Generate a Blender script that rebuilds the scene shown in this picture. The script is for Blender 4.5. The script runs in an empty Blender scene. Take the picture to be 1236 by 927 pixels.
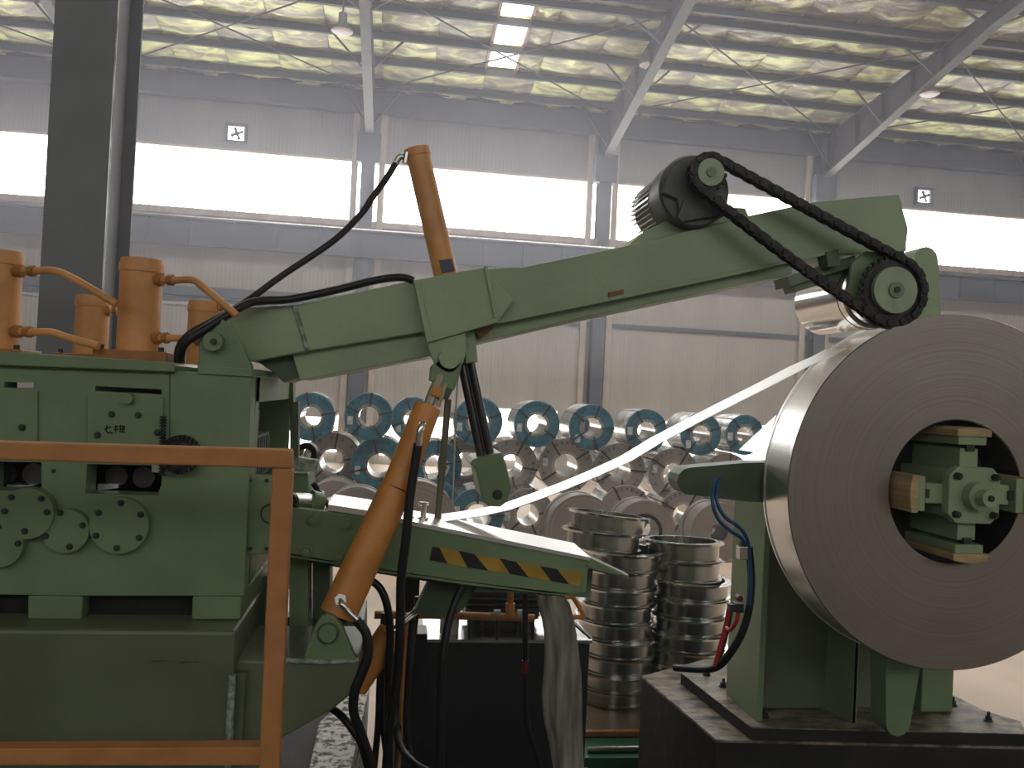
import bpy, math, random
from mathutils import Vector, Matrix
from mathutils.geometry import tessellate_polygon
random.seed(7)
sc = bpy.context.scene
# ---------------------------------------------------------------- camera, world, lights, exposure
TH, RHO, PIT, FPX = math.radians(8), .049, .012, 1000.0
CAM = Vector((0, 0, 2.4))
_f0 = Vector((math.sin(TH), math.cos(TH), 0)); _r0 = Vector((math.cos(TH), -math.sin(TH), 0)); _z = Vector((0, 0, 1))
FW = (_f0*math.cos(PIT) + _z*math.sin(PIT)); _u0 = (-_f0*math.sin(PIT) + _z*math.cos(PIT))
RT = _r0*math.cos(RHO) + _u0*math.sin(RHO); UP = _u0*math.cos(RHO) - _r0*math.sin(RHO)
cd = bpy.data.cameras.new('camera'); cam = bpy.data.objects.new('camera', cd); sc.collection.objects.link(cam)
cd.sensor_width = 36; cd.lens = 36*FPX/1236; cd.clip_start = .05; cd.clip_end = 300
mw = Matrix((RT, UP, -FW)).transposed().to_4x4(); mw.translation = CAM; cam.matrix_world = mw
sc.camera = cam
sc.view_settings.view_transform = 'Standard'; sc.view_settings.look = 'None'; sc.view_settings.exposure = 0.0; sc.view_settings.gamma = 1
wd = bpy.data.worlds.new('overcast_sky'); sc.world = wd; wd.use_nodes = True
wd.node_tree.nodes['Background'].inputs[0].default_value = (.86, .93, 1, 1); wd.node_tree.nodes['Background'].inputs[1].default_value = 1.2
def area(name, loc, rot, sx, sy, power, col):
    l = bpy.data.lights.new(name, 'AREA'); l.shape = 'RECTANGLE'; l.size = sx; l.size_y = sy; l.energy = power; l.color = col
    o = bpy.data.objects.new(name, l); sc.collection.objects.link(o); o.location = loc; o.rotation_euler = rot; return o
WIN_E = 8.0        # radiance of the frosted daylight panels

# daylight from the window band of the hall's front side, behind the photographer
area('front_window_light', (2, -12, 8.5), (math.radians(68), 0, 0), 34, 3.0, 480, (1, .95, .88))
# added fill light under the unseen roof, brightening the back wall from above
area('roof_fill', (6, 11.5, 12.3), (math.radians(25), 0, 0), 30, 2.4, 2300, (1, .97, .93))
# ---------------------------------------------------------------- pixel <-> world helpers (each point gets its own real depth)
def ray(x, y): return FW + (x-618)/FPX*RT + (463.5-y)/FPX*UP
def PY(x, y, Y): q = ray(x, y); return CAM + q*(Y/q.y)
def PX(x, y, X): q = ray(x, y); return CAM + q*(X/q.x)
def PZ(x, y, Z): q = ray(x, y); return CAM + q*((Z-2.4)/q.z)
def pxr(r, p): return r/FPX*((p-CAM).dot(FW))       # pixel radius -> metres at point p
# ---------------------------------------------------------------- materials
MT = {}
def mat(name, col, rough=.5, metal=0, var=.12, scale=6, bump=0, col2=None, stretch=None, emit=0, spec=.5, bscale=None, detail=4, lo=.35, hi=.65, rvar=0, trans=0):
    m = bpy.data.materials.new(name); m.use_nodes = True; nt = m.node_tree; N = nt.nodes; L = nt.links
    b = N['Principled BSDF']; b.inputs['Roughness'].default_value = rough; b.inputs['Metallic'].default_value = metal
    b.inputs['Specular IOR Level'].default_value = spec
    if emit:
        b.inputs['Emission Color'].default_value = (*col, 1); b.inputs['Emission Strength'].default_value = emit
    c2 = col2 or tuple(max(0, c*(1-var*2)) for c in col)
    tc = N.new('ShaderNodeTexCoord'); mp = N.new('ShaderNodeMapping'); nz = N.new('ShaderNodeTexNoise'); rp = N.new('ShaderNodeValToRGB')
    L.new(tc.outputs['Object'], mp.inputs[0]); L.new(mp.outputs[0], nz.inputs['Vector'])
    if stretch: mp.inputs['Scale'].default_value = stretch
    nz.inputs['Scale'].default_value = scale; nz.inputs['Detail'].default_value = detail
    rp.color_ramp.elements[0].position = lo; rp.color_ramp.elements[1].position = hi
    rp.color_ramp.elements[0].color = (*c2, 1); rp.color_ramp.elements[1].color = (*col, 1)
    L.new(nz.outputs[0], rp.inputs[0]); L.new(rp.outputs[0], b.inputs['Base Color'])
    if rvar:
        mr = N.new('ShaderNodeMapRange'); mr.inputs[3].default_value = max(0, rough-rvar); mr.inputs[4].default_value = rough+rvar
        L.new(nz.outputs[0], mr.inputs[0]); L.new(mr.outputs[0], b.inputs['Roughness'])
    if bump:
        n2 = N.new('ShaderNodeTexNoise'); n2.inputs['Scale'].default_value = bscale or scale*4; n2.inputs['Detail'].default_value = 3
        L.new(mp.outputs[0], n2.inputs['Vector']); bp = N.new('ShaderNodeBump'); bp.inputs['Strength'].default_value = bump; bp.inputs['Distance'].default_value = .02
        L.new(n2.outputs[0], bp.inputs['Height']); L.new(bp.outputs[0], b.inputs['Normal'])
    MT[name] = m; return m
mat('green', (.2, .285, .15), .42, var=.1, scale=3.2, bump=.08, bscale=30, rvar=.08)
mat('green_shaded', (.155, .185, .105), .45, var=.14, scale=2.5, bump=.08, bscale=30, rvar=.08)  # darker copy of green; shade low on the machines put into the colour
mat('green_veiled', (.34, .435, .26), .42, var=.1, scale=3.2, bump=.08, bscale=30, rvar=.08)  # paler copy of green with the window veil mixed into the colour
mat('orange_veiled', (.8, .37, .13), .42, var=.14, scale=7, bump=.05, rvar=.08)  # paler copy of orange; veil from the windows mixed in
mat('floor_bounce_cut', (.05, .045, .04), .6, var=.3, scale=2)
mat('green_dark', (.085, .125, .07), .45, var=.12, scale=5)
mat('green_pale', (.38, .46, .29), .5, var=.1, scale=9)
mat('orange', (.74, .31, .075), .42, var=.14, scale=7, bump=.05, rvar=.08)
mat('orange_dull', (.46, .19, .05), .5, var=.2, scale=9)
mat('rail_orange', (.56, .24, .085), .55, var=.1, scale=14)
mat('rubber', (.012, .012, .014), .45, var=.2)
mat('black_paint', (.02, .021, .022), .4, var=.2)
mat('tank_black', (.022, .024, .025), .35, var=.25, scale=2)
mat('motor_grey', (.1, .11, .105), .5, var=.2, scale=12)
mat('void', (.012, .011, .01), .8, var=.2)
mat('chrome', (.82, .8, .76), .16, 1, var=.06, scale=3, rvar=.05)
mat('brushed', (.86, .84, .8), .27, 1, var=.12, scale=3, stretch=(1, .1, 1))
mat('galvanised', (.6, .61, .58), .24, 1, var=.2, scale=5, rvar=.1)
mat('strip', (.93, .93, .92), .33, 1, var=.03, scale=2)
mat('rod_dark', (.12, .12, .13), .25, .8, var=.2)
mat('chain', (.05, .045, .045), .5, .5, var=.4, scale=40)
mat('bolt', (.05, .06, .045), .5, .3, var=.2, scale=30)
mat('wood', (.58, .42, .22), .65, var=.18, scale=8, stretch=(1, .2, 6))
mat('concrete', (.42, .37, .3), .8, var=.3, scale=9, bump=.4, bscale=30)
mat('plinth', (.022, .021, .02), .75, var=.3, scale=3, bump=.3)
mat('plinth_top', (.33, .28, .22), .45, var=.42, scale=9, bump=.3, stretch=(1, 2.2, 1), rvar=.2)
mat('curb', (.6, .58, .55), .7, scale=30, bump=.6, bscale=25, col2=(.06, .055, .05), lo=.4, hi=.52)
mat('floor', (.62, .48, .38), .55, var=.14, scale=.6, col2=(.45, .37, .31), bump=.05)
mat('column', (.19, .195, .215), .55, var=.12, scale=1.5)
mat('steel_far', (.085, .092, .118), .6, var=.12, scale=.8)
mat('purlin', (.05, .047, .048), .6, var=.15, scale=.8)
mat('flange_pale', (.15, .155, .145), .6, var=.1)
mat('cream', (.5, .43, .36), .6, var=.1, scale=2)
mat('wall_panel', (.39, .36, .325), .65, var=.07, scale=.6)
mat('wall_upper', (.25, .245, .25), .65, var=.07, scale=.6)
mat('sill', (.5, .4, .35), .6, var=.15, scale=3)
for _i, _e in enumerate((1.5, 1.5, 1.3, 1.1, .9, .8, .8)): mat('window_glow_%d' % (_i+1), (1, .985, .985), .5, var=.02, emit=WIN_E*_e)
mat('low_window_glow', (1, .98, .94), .5, var=.02, emit=4)
mat('skylight_glow', (1, .98, .96), .5, var=.02, emit=4)
mat('skylight_frame', (.5, .3, .22), .6, var=.15)
mat('blue_cover', (.04, .15, .205), .5, var=.2, scale=7)
mat('print_dark', (.015, .05, .09), .6)
mat('label_white', (.5, .52, .52), .6, var=.2, scale=30)
mat('strap', (.05, .035, .035), .5, var=.2)
mat('coil_grey', (.42, .37, .33), .5, .35, var=.12, scale=3)
mat('coil_plain', (.32, .295, .27), .45, .5, var=.1, scale=4)
mat('paper_pink', (.6, .48, .42), .6, var=.15, scale=5)
mat('lens', (.7, .6, .58), .4, var=.05)
mat('yellow', (.5, .3, .035), .5, var=.14, scale=12)
mat('ink', (.01, .015, .02), .6)
mat('blue_hose', (.01, .09, .22), .3, var=.1)
mat('red_hose', (.55, .03, .02), .4, var=.1)
mat('red_cap', (.14, .008, .012), .4)
mat('cloth', (.3, .275, .24), .85, var=.3, scale=9, stretch=(3, 3, .35), bump=.5, bscale=14)
mat('pole', (.22, .2, .13), .5, .3, var=.1)
mat('white_cable', (.55, .55, .52), .5)
mat('clear_plastic', (.5, .52, .5), .2, var=.2)
mat('green_floor', (.02, .12, .055), .4, var=.1)
mat('brown_sheet', (.2, .15, .1), .22, var=.15, scale=3)
mat('rust', (.3, .14, .06), .7, var=.3, scale=15)
mat('weld', (.45, .52, .4), .5, var=.3, scale=40, bump=.5)
# insulated roof sheets: foil-faced yellow wool, patchy
def mat_insul():
    m = bpy.data.materials.new('insulation'); m.use_nodes = True; nt = m.node_tree; N = nt.nodes; L = nt.links; b = N['Principled BSDF']
    b.inputs['Roughness'].default_value = .38; b.inputs['Metallic'].default_value = .1
    tc = N.new('ShaderNodeTexCoord'); oi = N.new('ShaderNodeObjectInfo'); ad = N.new('ShaderNodeVectorMath'); ad.operation = 'ADD'
    L.new(tc.outputs['Object'], ad.inputs[0]); sc_ = N.new('ShaderNodeVectorMath'); sc_.operation = 'SCALE'; sc_.inputs['Scale'].default_value = 40
    cb = N.new('ShaderNodeCombineXYZ'); L.new(oi.outputs['Random'], cb.inputs[0]); L.new(oi.outputs['Random'], cb.inputs[1]); L.new(cb.outputs[0], sc_.inputs[0]); L.new(sc_.outputs[0], ad.inputs[1])
    mp = N.new('ShaderNodeMapping'); mp.inputs['Scale'].default_value = (1.1, 2.2, 1); L.new(ad.outputs[0], mp.inputs[0])
    nz = N.new('ShaderNodeTexNoise'); nz.inputs['Scale'].default_value = 1.3; nz.inputs['Detail'].default_value = 5; nz.inputs['Distortion'].default_value = .6; L.new(mp.outputs[0], nz.inputs['Vector'])
    mx = N.new('ShaderNodeMath'); mx.operation = 'MULTIPLY_ADD'; mx.inputs[1].default_value = .16; L.new(oi.outputs['Random'], mx.inputs[0]); L.new(nz.outputs[0], mx.inputs[2])
    rp = N.new('ShaderNodeValToRGB'); e = rp.color_ramp.elements; e[0].position = .42; e[0].color = (.2, .17, .13, 1); e[1].position = .74; e[1].color = (.74, .76, .33, 1)
    k = e.new(.56); k.color = (.34, .31, .2, 1)
    L.new(mx.outputs[0], rp.inputs[0]); L.new(rp.outputs[0], b.inputs['Base Color'])
    bp = N.new('ShaderNodeBump'); bp.inputs['Strength'].default_value = .6; bp.inputs['Distance'].default_value = .15; L.new(nz.outputs[0], bp.inputs['Height']); L.new(bp.outputs[0], b.inputs['Normal'])
    MT['insulation'] = m
mat_insul()
# face of the big coil: fine concentric turns
def mat_coilface(name, base, base2, rough, metal, freq, c):
    m = bpy.data.materials.new(name); m.use_nodes = True; nt = m.node_tree; N = nt.nodes; L = nt.links; b = N['Principled BSDF']
    b.inputs['Roughness'].default_value = rough; b.inputs['Metallic'].default_value = metal
    tc = N.new('ShaderNodeTexCoord'); sp = N.new('ShaderNodeSeparateXYZ'); L.new(tc.outputs['Object'], sp.inputs[0])
    cb = N.new('ShaderNodeCombineXYZ'); L.new(sp.outputs[0], cb.inputs[0]); L.new(sp.outputs[2], cb.inputs[1])
    ln = N.new('ShaderNodeVectorMath'); ln.operation = 'LENGTH'; L.new(cb.outputs[0], ln.inputs[0])
    nz = N.new('ShaderNodeTexNoise'); nz.noise_dimensions = '1D'; nz.inputs['Scale'].default_value = freq; nz.inputs['Detail'].default_value = 6; L.new(ln.outputs['Value'], nz.inputs['W'])
    n2 = N.new('ShaderNodeTexNoise'); n2.inputs['Scale'].default_value = 2.2; n2.inputs['Detail'].default_value = 4; L.new(tc.outputs['Object'], n2.inputs['Vector'])
    mi = N.new('ShaderNodeMath'); mi.operation = 'MULTIPLY_ADD'; mi.inputs[1].default_value = .5; L.new(nz.outputs[0], mi.inputs[0])
    hf = N.new('ShaderNodeMath'); hf.operation = 'MULTIPLY'; hf.inputs[1].default_value = .5; L.new(n2.outputs[0], hf.inputs[0]); L.new(hf.outputs[0], mi.inputs[2])
    rp = N.new('ShaderNodeValToRGB'); e = rp.color_ramp.elements; e[0].position = .32; e[0].color = (*base2, 1); e[1].position = .68; e[1].color = (*base, 1)
    L.new(mi.outputs[0], rp.inputs[0]); L.new(rp.outputs[0], b.inputs['Base Color'])
    bp = N.new('ShaderNodeBump'); bp.inputs['Strength'].default_value = .12; bp.inputs['Distance'].default_value = .003; L.new(nz.outputs[0], bp.inputs['Height']); L.new(bp.outputs[0], b.inputs['Normal'])
    MT[name] = m
mat_coilface('coil_face', (.37, .33, .3), (.29, .255, .23), .42, .8, 90, None)
mat_coilface('coil_face_far', (.3, .27, .245), (.2, .18, .165), .5, .35, 30, None)
# ---------------------------------------------------------------- mesh builder
class MB:
    def __init__(s): s.v = []; s.f = []; s.s = []
    def add(s, vs, fs, smooth=False):
        o = len(s.v); s.v += [Vector(p) for p in vs]; s.f += [tuple(i+o for i in f) for f in fs]; s.s += [smooth]*len(fs); return s
    def prism(s, pts, off, holes=()):
        """polygon (3-D points, with holes) pushed along the vector off"""
        off = Vector(off); loops = [list(pts)]+[list(h) for h in holes]; flat = [Vector(p) for l in loops for p in l]; n = len(flat)
        tri = tessellate_polygon([[Vector(p) for p in l] for l in loops])
        def nrm(t): return (flat[t[1]]-flat[t[0]]).cross(flat[t[2]]-flat[t[0]])
        fs = []
        for t in tri:
            if nrm(t).dot(off) > 0: t = (t[0], t[2], t[1])
            fs.append(tuple(t)); fs.append((t[2]+n, t[1]+n, t[0]+n))
        k = 0
        for li, l in enumerate(loops):
            m = len(l); c = sum((Vector(p) for p in l), Vector())/m
            for i in range(m):
                a, b = k+i, k+(i+1) % m; fs.append((a, b, b+n, a+n))
            k += m
        s.add(flat+[p+off for p in flat], fs); return s
    def box(s, x0, x1, y0, y1, z0, z1):
        v = [(x, y, z) for z in (z0, z1) for y in (y0, y1) for x in (x0, x1)]
        return s.add(v, [(0, 2, 3, 1), (4, 5, 7, 6), (0, 1, 5, 4), (2, 6, 7, 3), (0, 4, 6, 2), (1, 3, 7, 5)])
    def bar(s, a, b, w, h, up=(0, 0, 1)):
        a = Vector(a); b = Vector(b); d = (b-a).normalized(); u = Vector(up); sd = d.cross(u)
        if sd.length < 1e-4: sd = d.cross(Vector((1, 0, 0)))
        sd.normalize(); u = sd.cross(d).normalized(); sd *= w/2; u *= h/2
        v = [p+i*sd+j*u for p in (a, b) for j in (-1, 1) for i in (-1, 1)]
        return s.add(v, [(0, 2, 3, 1), (4, 5, 7, 6), (0, 1, 5, 4), (2, 6, 7, 3), (0, 4, 6, 2), (1, 3, 7, 5)])
    def cyl(s, a, b, r, r2=None, n=24, caps=True):
        a = Vector(a); b = Vector(b); r2 = r if r2 is None else r2; d = (b-a).normalized()
        x = d.orthogonal().normalized(); y = d.cross(x)
        c = [(math.cos(2*math.pi*i/n), math.sin(2*math.pi*i/n)) for i in range(n)]
        A = [a+(x*p+y*q)*r for p, q in c]; B = [b+(x*p+y*q)*r2 for p, q in c]
        s.add(A+B, [(i, (i+1) % n, n+(i+1) % n, n+i) for i in range(n)], True)
        if caps:
            if r > 0: s.add(A, [tuple(range(n))[::-1]])
            if r2 > 0: s.add(B, [tuple(range(n))])
        return s
    def lathe(s, c, ax, prof, n=48, smooth=True):
        """prof = [(t along axis, radius)] closed loop or open; hard edges between segments"""
        c = Vector(c); d = Vector(ax).normalized(); x = d.orthogonal().normalized(); y = d.cross(x)
        for (t0, r0), (t1, r1) in zip(prof[:-1], prof[1:]):
            A = [c+d*t0+(x*math.cos(2*math.pi*i/n)+y*math.sin(2*math.pi*i/n))*r0 for i in range(n)]
            B = [c+d*t1+(x*math.cos(2*math.pi*i/n)+y*math.sin(2*math.pi*i/n))*r1 for i in range(n)]
            s.add(A+B, [(i, (i+1) % n, n+(i+1) % n, n+i) for i in range(n)], smooth and abs(t1-t0) > 1e-5)
        return s
    def tube(s, pts, r, n=8, steps=6, smooth=True):
        P = [Vector(p) for p in pts]
        if smooth and len(P) > 2:
            Q = [P[0]*2-P[1]]+P+[P[-1]*2-P[-2]]; R = []
            for i in range(1, len(Q)-2):
                p0, p1, p2, p3 = Q[i-1:i+3]
                for k in range(steps):
                    t = k/steps; R.append(.5*((2*p1)+(p2-p0)*t+(2*p0-5*p1+4*p2-p3)*t*t+(3*p1-p0-3*p2+p3)*t**3))
            R.append(P[-1]); P = R
        rings = []; x = None
        for i, p in enumerate(P):
            d = (P[min(i+1, len(P)-1)]-P[max(i-1, 0)]).normalized()
            x = d.orthogonal().normalized() if x is None else (x-d*x.dot(d)).normalized()
            y = d.cross(x); rr = r(i/(len(P)-1)) if callable(r) else r
            rings.append([p+(x*math.cos(2*math.pi*k/n)+y*math.sin(2*math.pi*k/n))*rr for k in range(n)])
        v = [q for g in rings for q in g]
        s.add(v, [(i*n+k, i*n+(k+1) % n, (i+1)*n+(k+1) % n, (i+1)*n+k) for i in range(len(P)-1) for k in range(n)], True)
        s.add(rings[0], [tuple(range(n))[::-1]]); s.add(rings[-1], [tuple(range(n))]); return s
    def mesh(s, name, org=Vector((0, 0, 0))):
        m = bpy.data.meshes.new(name); m.from_pydata([p-org for p in s.v], [], s.f)
        m.polygons.foreach_set('use_smooth', s.s); m.update()
        import bmesh
        bm = bmesh.new(); bm.from_mesh(m); bmesh.ops.recalc_face_normals(bm, faces=bm.faces[:]); bm.to_mesh(m); bm.free()
        return m
ORG = {}
COL = sc.collection
def tag(o, label=None, cat=None, group=None, kind=None):
    if label: o['label'] = label
    if cat: o['category'] = cat
    if group: o['group'] = group
    if kind: o['kind'] = kind
    return o
def thing(name, label, cat, loc, group=None, rot=None):
    o = bpy.data.objects.new(name, None); COL.objects.link(o); o.location = loc; o.empty_display_size = .1
    if rot: o.rotation_euler = rot
    ORG[o] = Vector(loc); return tag(o, label, cat, group)
def part(name, mb, m, parent=None, label=None, bevel=0, kind=None, local=False):
    """link the mesh; its points are given in world space (or already relative to the parent with local)"""
    org = Vector((0, 0, 0)) if (local or parent is None) else ORG[parent]
    me = mb.mesh(name, org); me.materials.append(MT[m])
    o = bpy.data.objects.new(name, me); COL.objects.link(o)
    if parent is not None: o.parent = parent
    ORG[o] = org
    if bevel:
        b = o.modifiers.new('bevel', 'BEVEL'); b.width = bevel; b.segments = 2; b.limit_method = 'ANGLE'; b.angle_limit = math.radians(40)
    return tag(o, label, None, None, kind)
def solo(name, mb, m, label, cat, group=None, bevel=0):
    lo = Vector((min(v.x for v in mb.v)+max(v.x for v in mb.v), min(v.y for v in mb.v)+max(v.y for v in mb.v), 2*min(v.z for v in mb.v)))/2
    me = mb.mesh(name, lo); me.materials.append(MT[m]); o = bpy.data.objects.new(name, me); COL.objects.link(o); o.location = lo; ORG[o] = lo
    if bevel:
        b = o.modifiers.new('bevel', 'BEVEL'); b.width = bevel; b.segments = 2; b.limit_method = 'ANGLE'; b.angle_limit = math.radians(40)
    return tag(o, label, cat, group)
def struct(name, mb, m, parent=None, label=None):
    o = part(name, mb, m, parent, label)
    if parent is None: o['kind'] = 'structure'
    return o
def dup(root, loc, label=None, rot=None, group=None):
    r = root.copy(); COL.objects.link(r); r.location = loc
    if rot: r.rotation_euler = rot
    if label: r['label'] = label
    if group: r['group'] = group
    for ch in list(root.children):
        c = ch.copy(); COL.objects.link(c); c.parent = r
        for g in list(ch.children):
            d = g.copy(); COL.objects.link(d); d.parent = c
    return r
def pp(poly, Y): return [PY(x, y, Y) for x, y in poly]
def slab(poly, Y0, Y1, holes=()):
    """outline seen at depth Y0, solid back to depth Y1"""
    return MB().prism(pp(poly, Y0), (0, Y1-Y0, 0), [pp(h, Y0) for h in holes])
def disc(x, y, Y, rpx, depth, n=32, mb=None):
    c = PY(x, y, Y); return (mb or MB()).cyl(c, c+Vector((0, depth, 0)), pxr(rpx, c), n=n)
def bolt(x, y, Y, rpx, parent, m='bolt', h=.012, name='bolt', label=None):
    c = PY(x, y, Y); r = pxr(rpx, c); mb = MB().cyl(c-Vector((0, h*.35, 0)), c+Vector((0, .002, 0)), r*1.5, n=16)
    mb.cyl(c-Vector((0, h, 0)), c, r, n=6); return part(name, mb, m, parent, label)
# ================================================================= SETTING
WY = 26.3; XL, XR, YF = -24.0, 38.0, -14.0; BAY = 7.5; COLX = [-1.17+BAY*k for k in range(-3, 6)]
def roofz(Y): return 11.55+.1*(26.1-Y)
struct('floor', MB().box(XL, XR, YF, WY+.3, -.2, 0), 'floor')
struct('floor', MB().box(-9, 5.2, -6, 5.2, .0, .012), 'floor_bounce_cut', None, 'dark floor sheet added round the machines against bounced light')  # dark sheet added to cut light bounced onto the machine base
# haze volumes added to lift the tones as window glare does, split by height
def haze(name, dens, z0, z1, xr_=XR-.1):
    m = bpy.data.materials.new(name); m.use_nodes = True; n_ = m.node_tree.nodes; n_.remove(n_['Principled BSDF'])
    v_ = n_.new('ShaderNodeVolumeScatter'); v_.inputs['Density'].default_value = dens; v_.inputs['Anisotropy'].default_value = .45; v_.inputs['Color'].default_value = (.9, .9, 1, 1)
    m.node_tree.links.new(v_.outputs[0], n_['Material Output'].inputs['Volume']); MT[name] = m
    return struct('haze', MB().box(XL+.1+z0*.01, xr_, YF+.1+z0*.01, WY-.2-z0*.01, z0, z1), name)
haze('haze_low', .004, .02, 2.87)
haze('haze_high', .004, 2.9, 11.2)
haze('haze_left', .008, 2.95, 11.15, 6)      # extra haze added on the left to imitate the window glare there
# back wall: columns of ribbed cladding panels around the window openings
wb = struct('wall_back', MB().box(XL, XR, WY+.12, WY+.2, 0, 7.4).box(XL, XR, WY+.12, WY+.2, 9.43, 11.9), 'steel_far')
def panelmesh(w, z0, z1, nr=12):
    m = MB(); v = []
    for i in range(nr):
        x0 = i*w/nr; q = w/nr; v += [(x0+.004, .0), (x0+q*.55, 0), (x0+q*.65, -.004), (x0+q*.9, -.004), (x0+q-.002, 0)]
    vs = [(x, y, z0) for x, y in v]+[(x, y, z1) for x, y in v]; n = len(v)
    m.add(vs, [(i, i+1, n+i+1, n+i) for i in range(n-1)])
    m.box(.004, w-.004, .003, .03, z0, z1); return m
PW = 1.5
for z0, z1, mm in ((0, 6.6, 'wall_panel'), (9.45, 11.4, 'wall_upper')):
    first = None
    for k in range(int((XR-XL)/PW)):
        X = XL+k*PW
        low = (mm == 'wall_panel')
        if X < -12 or X > 27: continue
        if first is None:
            first = part('panel', panelmesh(PW, z0, z1), mm, wb); first.location = (X, WY-.0, 0)
        else:
            c = first.copy(); COL.objects.link(c); c.location = (X, WY-.0, 0)
struct('wall_left', MB().box(XL-.2, XL, YF, WY+.2, 0, 16), 'wall_panel')
struct('wall_right', MB().box(XR, XR+.2, YF, WY+.2, 0, 16), 'wall_panel')
struct('wall_front', MB().box(XL, XR, YF-.2, YF, 0, 6.5).box(XL, XR, YF-.2, YF, 10.2, 16), 'wall_panel')
# high window band, one opening per bay
n = 0
for a in [COLX[i] for i in range(1, 8)]:
    n += 1
    w = struct('window_%d' % n, MB().box(a, a+BAY, WY+.04, WY+.08, 7.5, 9.45), 'window_glow_%d' % n)
    fr = MB().box(a, a+BAY, WY-.05, WY+.1, 9.4, 9.47)
    part('window_frame', fr, 'sill', w)
    sl = MB().box(a, a+BAY, WY-.12, WY+.12, 7.36, 7.56)
    for j in range(30): sl.box(a+j*.25+.02, a+j*.25+.12, WY-.14, WY-.1, 7.37, 7.57)
    part('window_sill', sl, 'sill', w)
# low daylight openings behind the stacked coils
for (x0, x1, z0, z1) in ((-3.6, -1.7, .35, 1.4), (2.5, 5.2, .3, 1.92), (7.2, 12.6, .3, 1.75), (-.4, 2.2, .3, 1.55)):
    n += 1
    w = struct('window_%d' % n, MB().box(x0, x1, WY-.09, WY-.05, z0, z1), 'low_window_glow')
    part('window_frame', MB().box(x0-.06, x0, WY-.12, WY-.03, z0, z1).box(x1, x1+.06, WY-.12, WY-.03, z0, z1).box(x0-.06, x1+.06, WY-.12, WY-.03, z1, z1+.06), 'cream', w)
# eave beam and trims
struct('trim_1', MB().box(XL, XR, WY-.25, WY-.05, 10.98, 11.62).box(XL, XR, WY-.4, WY-.05, 10.9, 10.98).box(XL, XR, WY-.4, WY-.05, 11.6, 11.68), 'steel_far')
struct('trim_2', MB().box(XL, XR, WY-.14, WY-.02, 4.72, 4.84), 'steel_far')
struct('trim_3', MB().box(XL, XR, WY-.1, WY-.02, 11.68, 12.3), 'cream')
struct('trim_4', MB().box(-16, -1.8, WY-.2, WY-.02, 4.9, 5.18), 'steel_far')
struct('trim_5', MB().box(-16, -1.8, WY-.12, WY-.02, 4.62, 4.7), 'label_white')
# roof: insulated sheets between purlins, purlins, rafters, bracing
PUR = [25.4, 24.0, 22.6, 21.2, 20.2, 19.7, 18.2, 16.8, 15.4, 14.0]
ceil = struct('ceiling', MB().prism([(XL, WY+.2, roofz(WY+.2)+.28), (XL, YF, roofz(YF)+.28), (XL, YF, roofz(YF)+.36), (XL, WY+.2, roofz(WY+.2)+.36)], (XR-XL, 0, 0)), 'insulation')
def insheet(w, L, seed):
    rnd = random.Random(seed); m = MB(); nx, ny = 7, 7; v = []
    dz = [[rnd.uniform(-.02, .03) for _ in range(ny)] for _ in range(nx)]
    for i in range(nx):
        for j in range(ny):
            a, b = i/(nx-1), j/(ny-1); e = math.sin(math.pi*a)*math.sin(math.pi*b)
            v.append((.01+a*(w-.02), -b*L, .1*L*b-.09*e+dz[i][j]*(.3+e)))
    m.add(v, [(i*ny+j, (i+1)*ny+j, (i+1)*ny+j+1, i*ny+j+1) for i in range(nx-1) for j in range(ny-1)], True); return m
rows = [WY]+PUR
rowi = 0
SKX0, SKX1 = 2.18, 2.98
for a, b in zip(rows[:-1], rows[1:]):
    if b < 16.5: break
    L = a-b; var = []
    widths = 1.5
    for q in range(3):
        me = insheet(1.5, L, rowi*5+q).mesh('insulation_panel'); me.materials.append(MT['insulation']); var.append(me)
    X = -14.32
    k = 0
    while X < 29:
        skip = (X < SKX1 and X+1.5 > SKX0 and a < 24.5)
        if skip:   # the sheets beside the skylight are cut to fit
            for xa, xb in ((X, SKX0-.08), (SKX1+.08, X+1.5)):
                if xb-xa > .1:
                    o = part('insulation_panel', insheet(xb-xa, L, k), 'insulation', ceil, local=True); o.location = (xa, a, roofz(a)+.1)
        else:
            o = bpy.data.objects.new('insulation_panel', var[(k*7+rowi) % 3]); COL.objects.link(o); o.parent = ceil; o.location = (X, a, roofz(a)+.1)
        X += 1.5; k += 1
    rowi += 1
def purlin(Y, h=.2):
    z = roofz(Y); return MB().box(XL, XR, Y-.012, Y+.012, z-.1, z+h-.1).box(XL, XR, Y-.09, Y+.012, z-.12, z-.1).box(XL, XR, Y-.012, Y+.08, z+h-.12, z+h-.1)
for Y in PUR+[12.0, 10, 8, 6]: part('purlin', purlin(Y), 'purlin', ceil)
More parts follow.
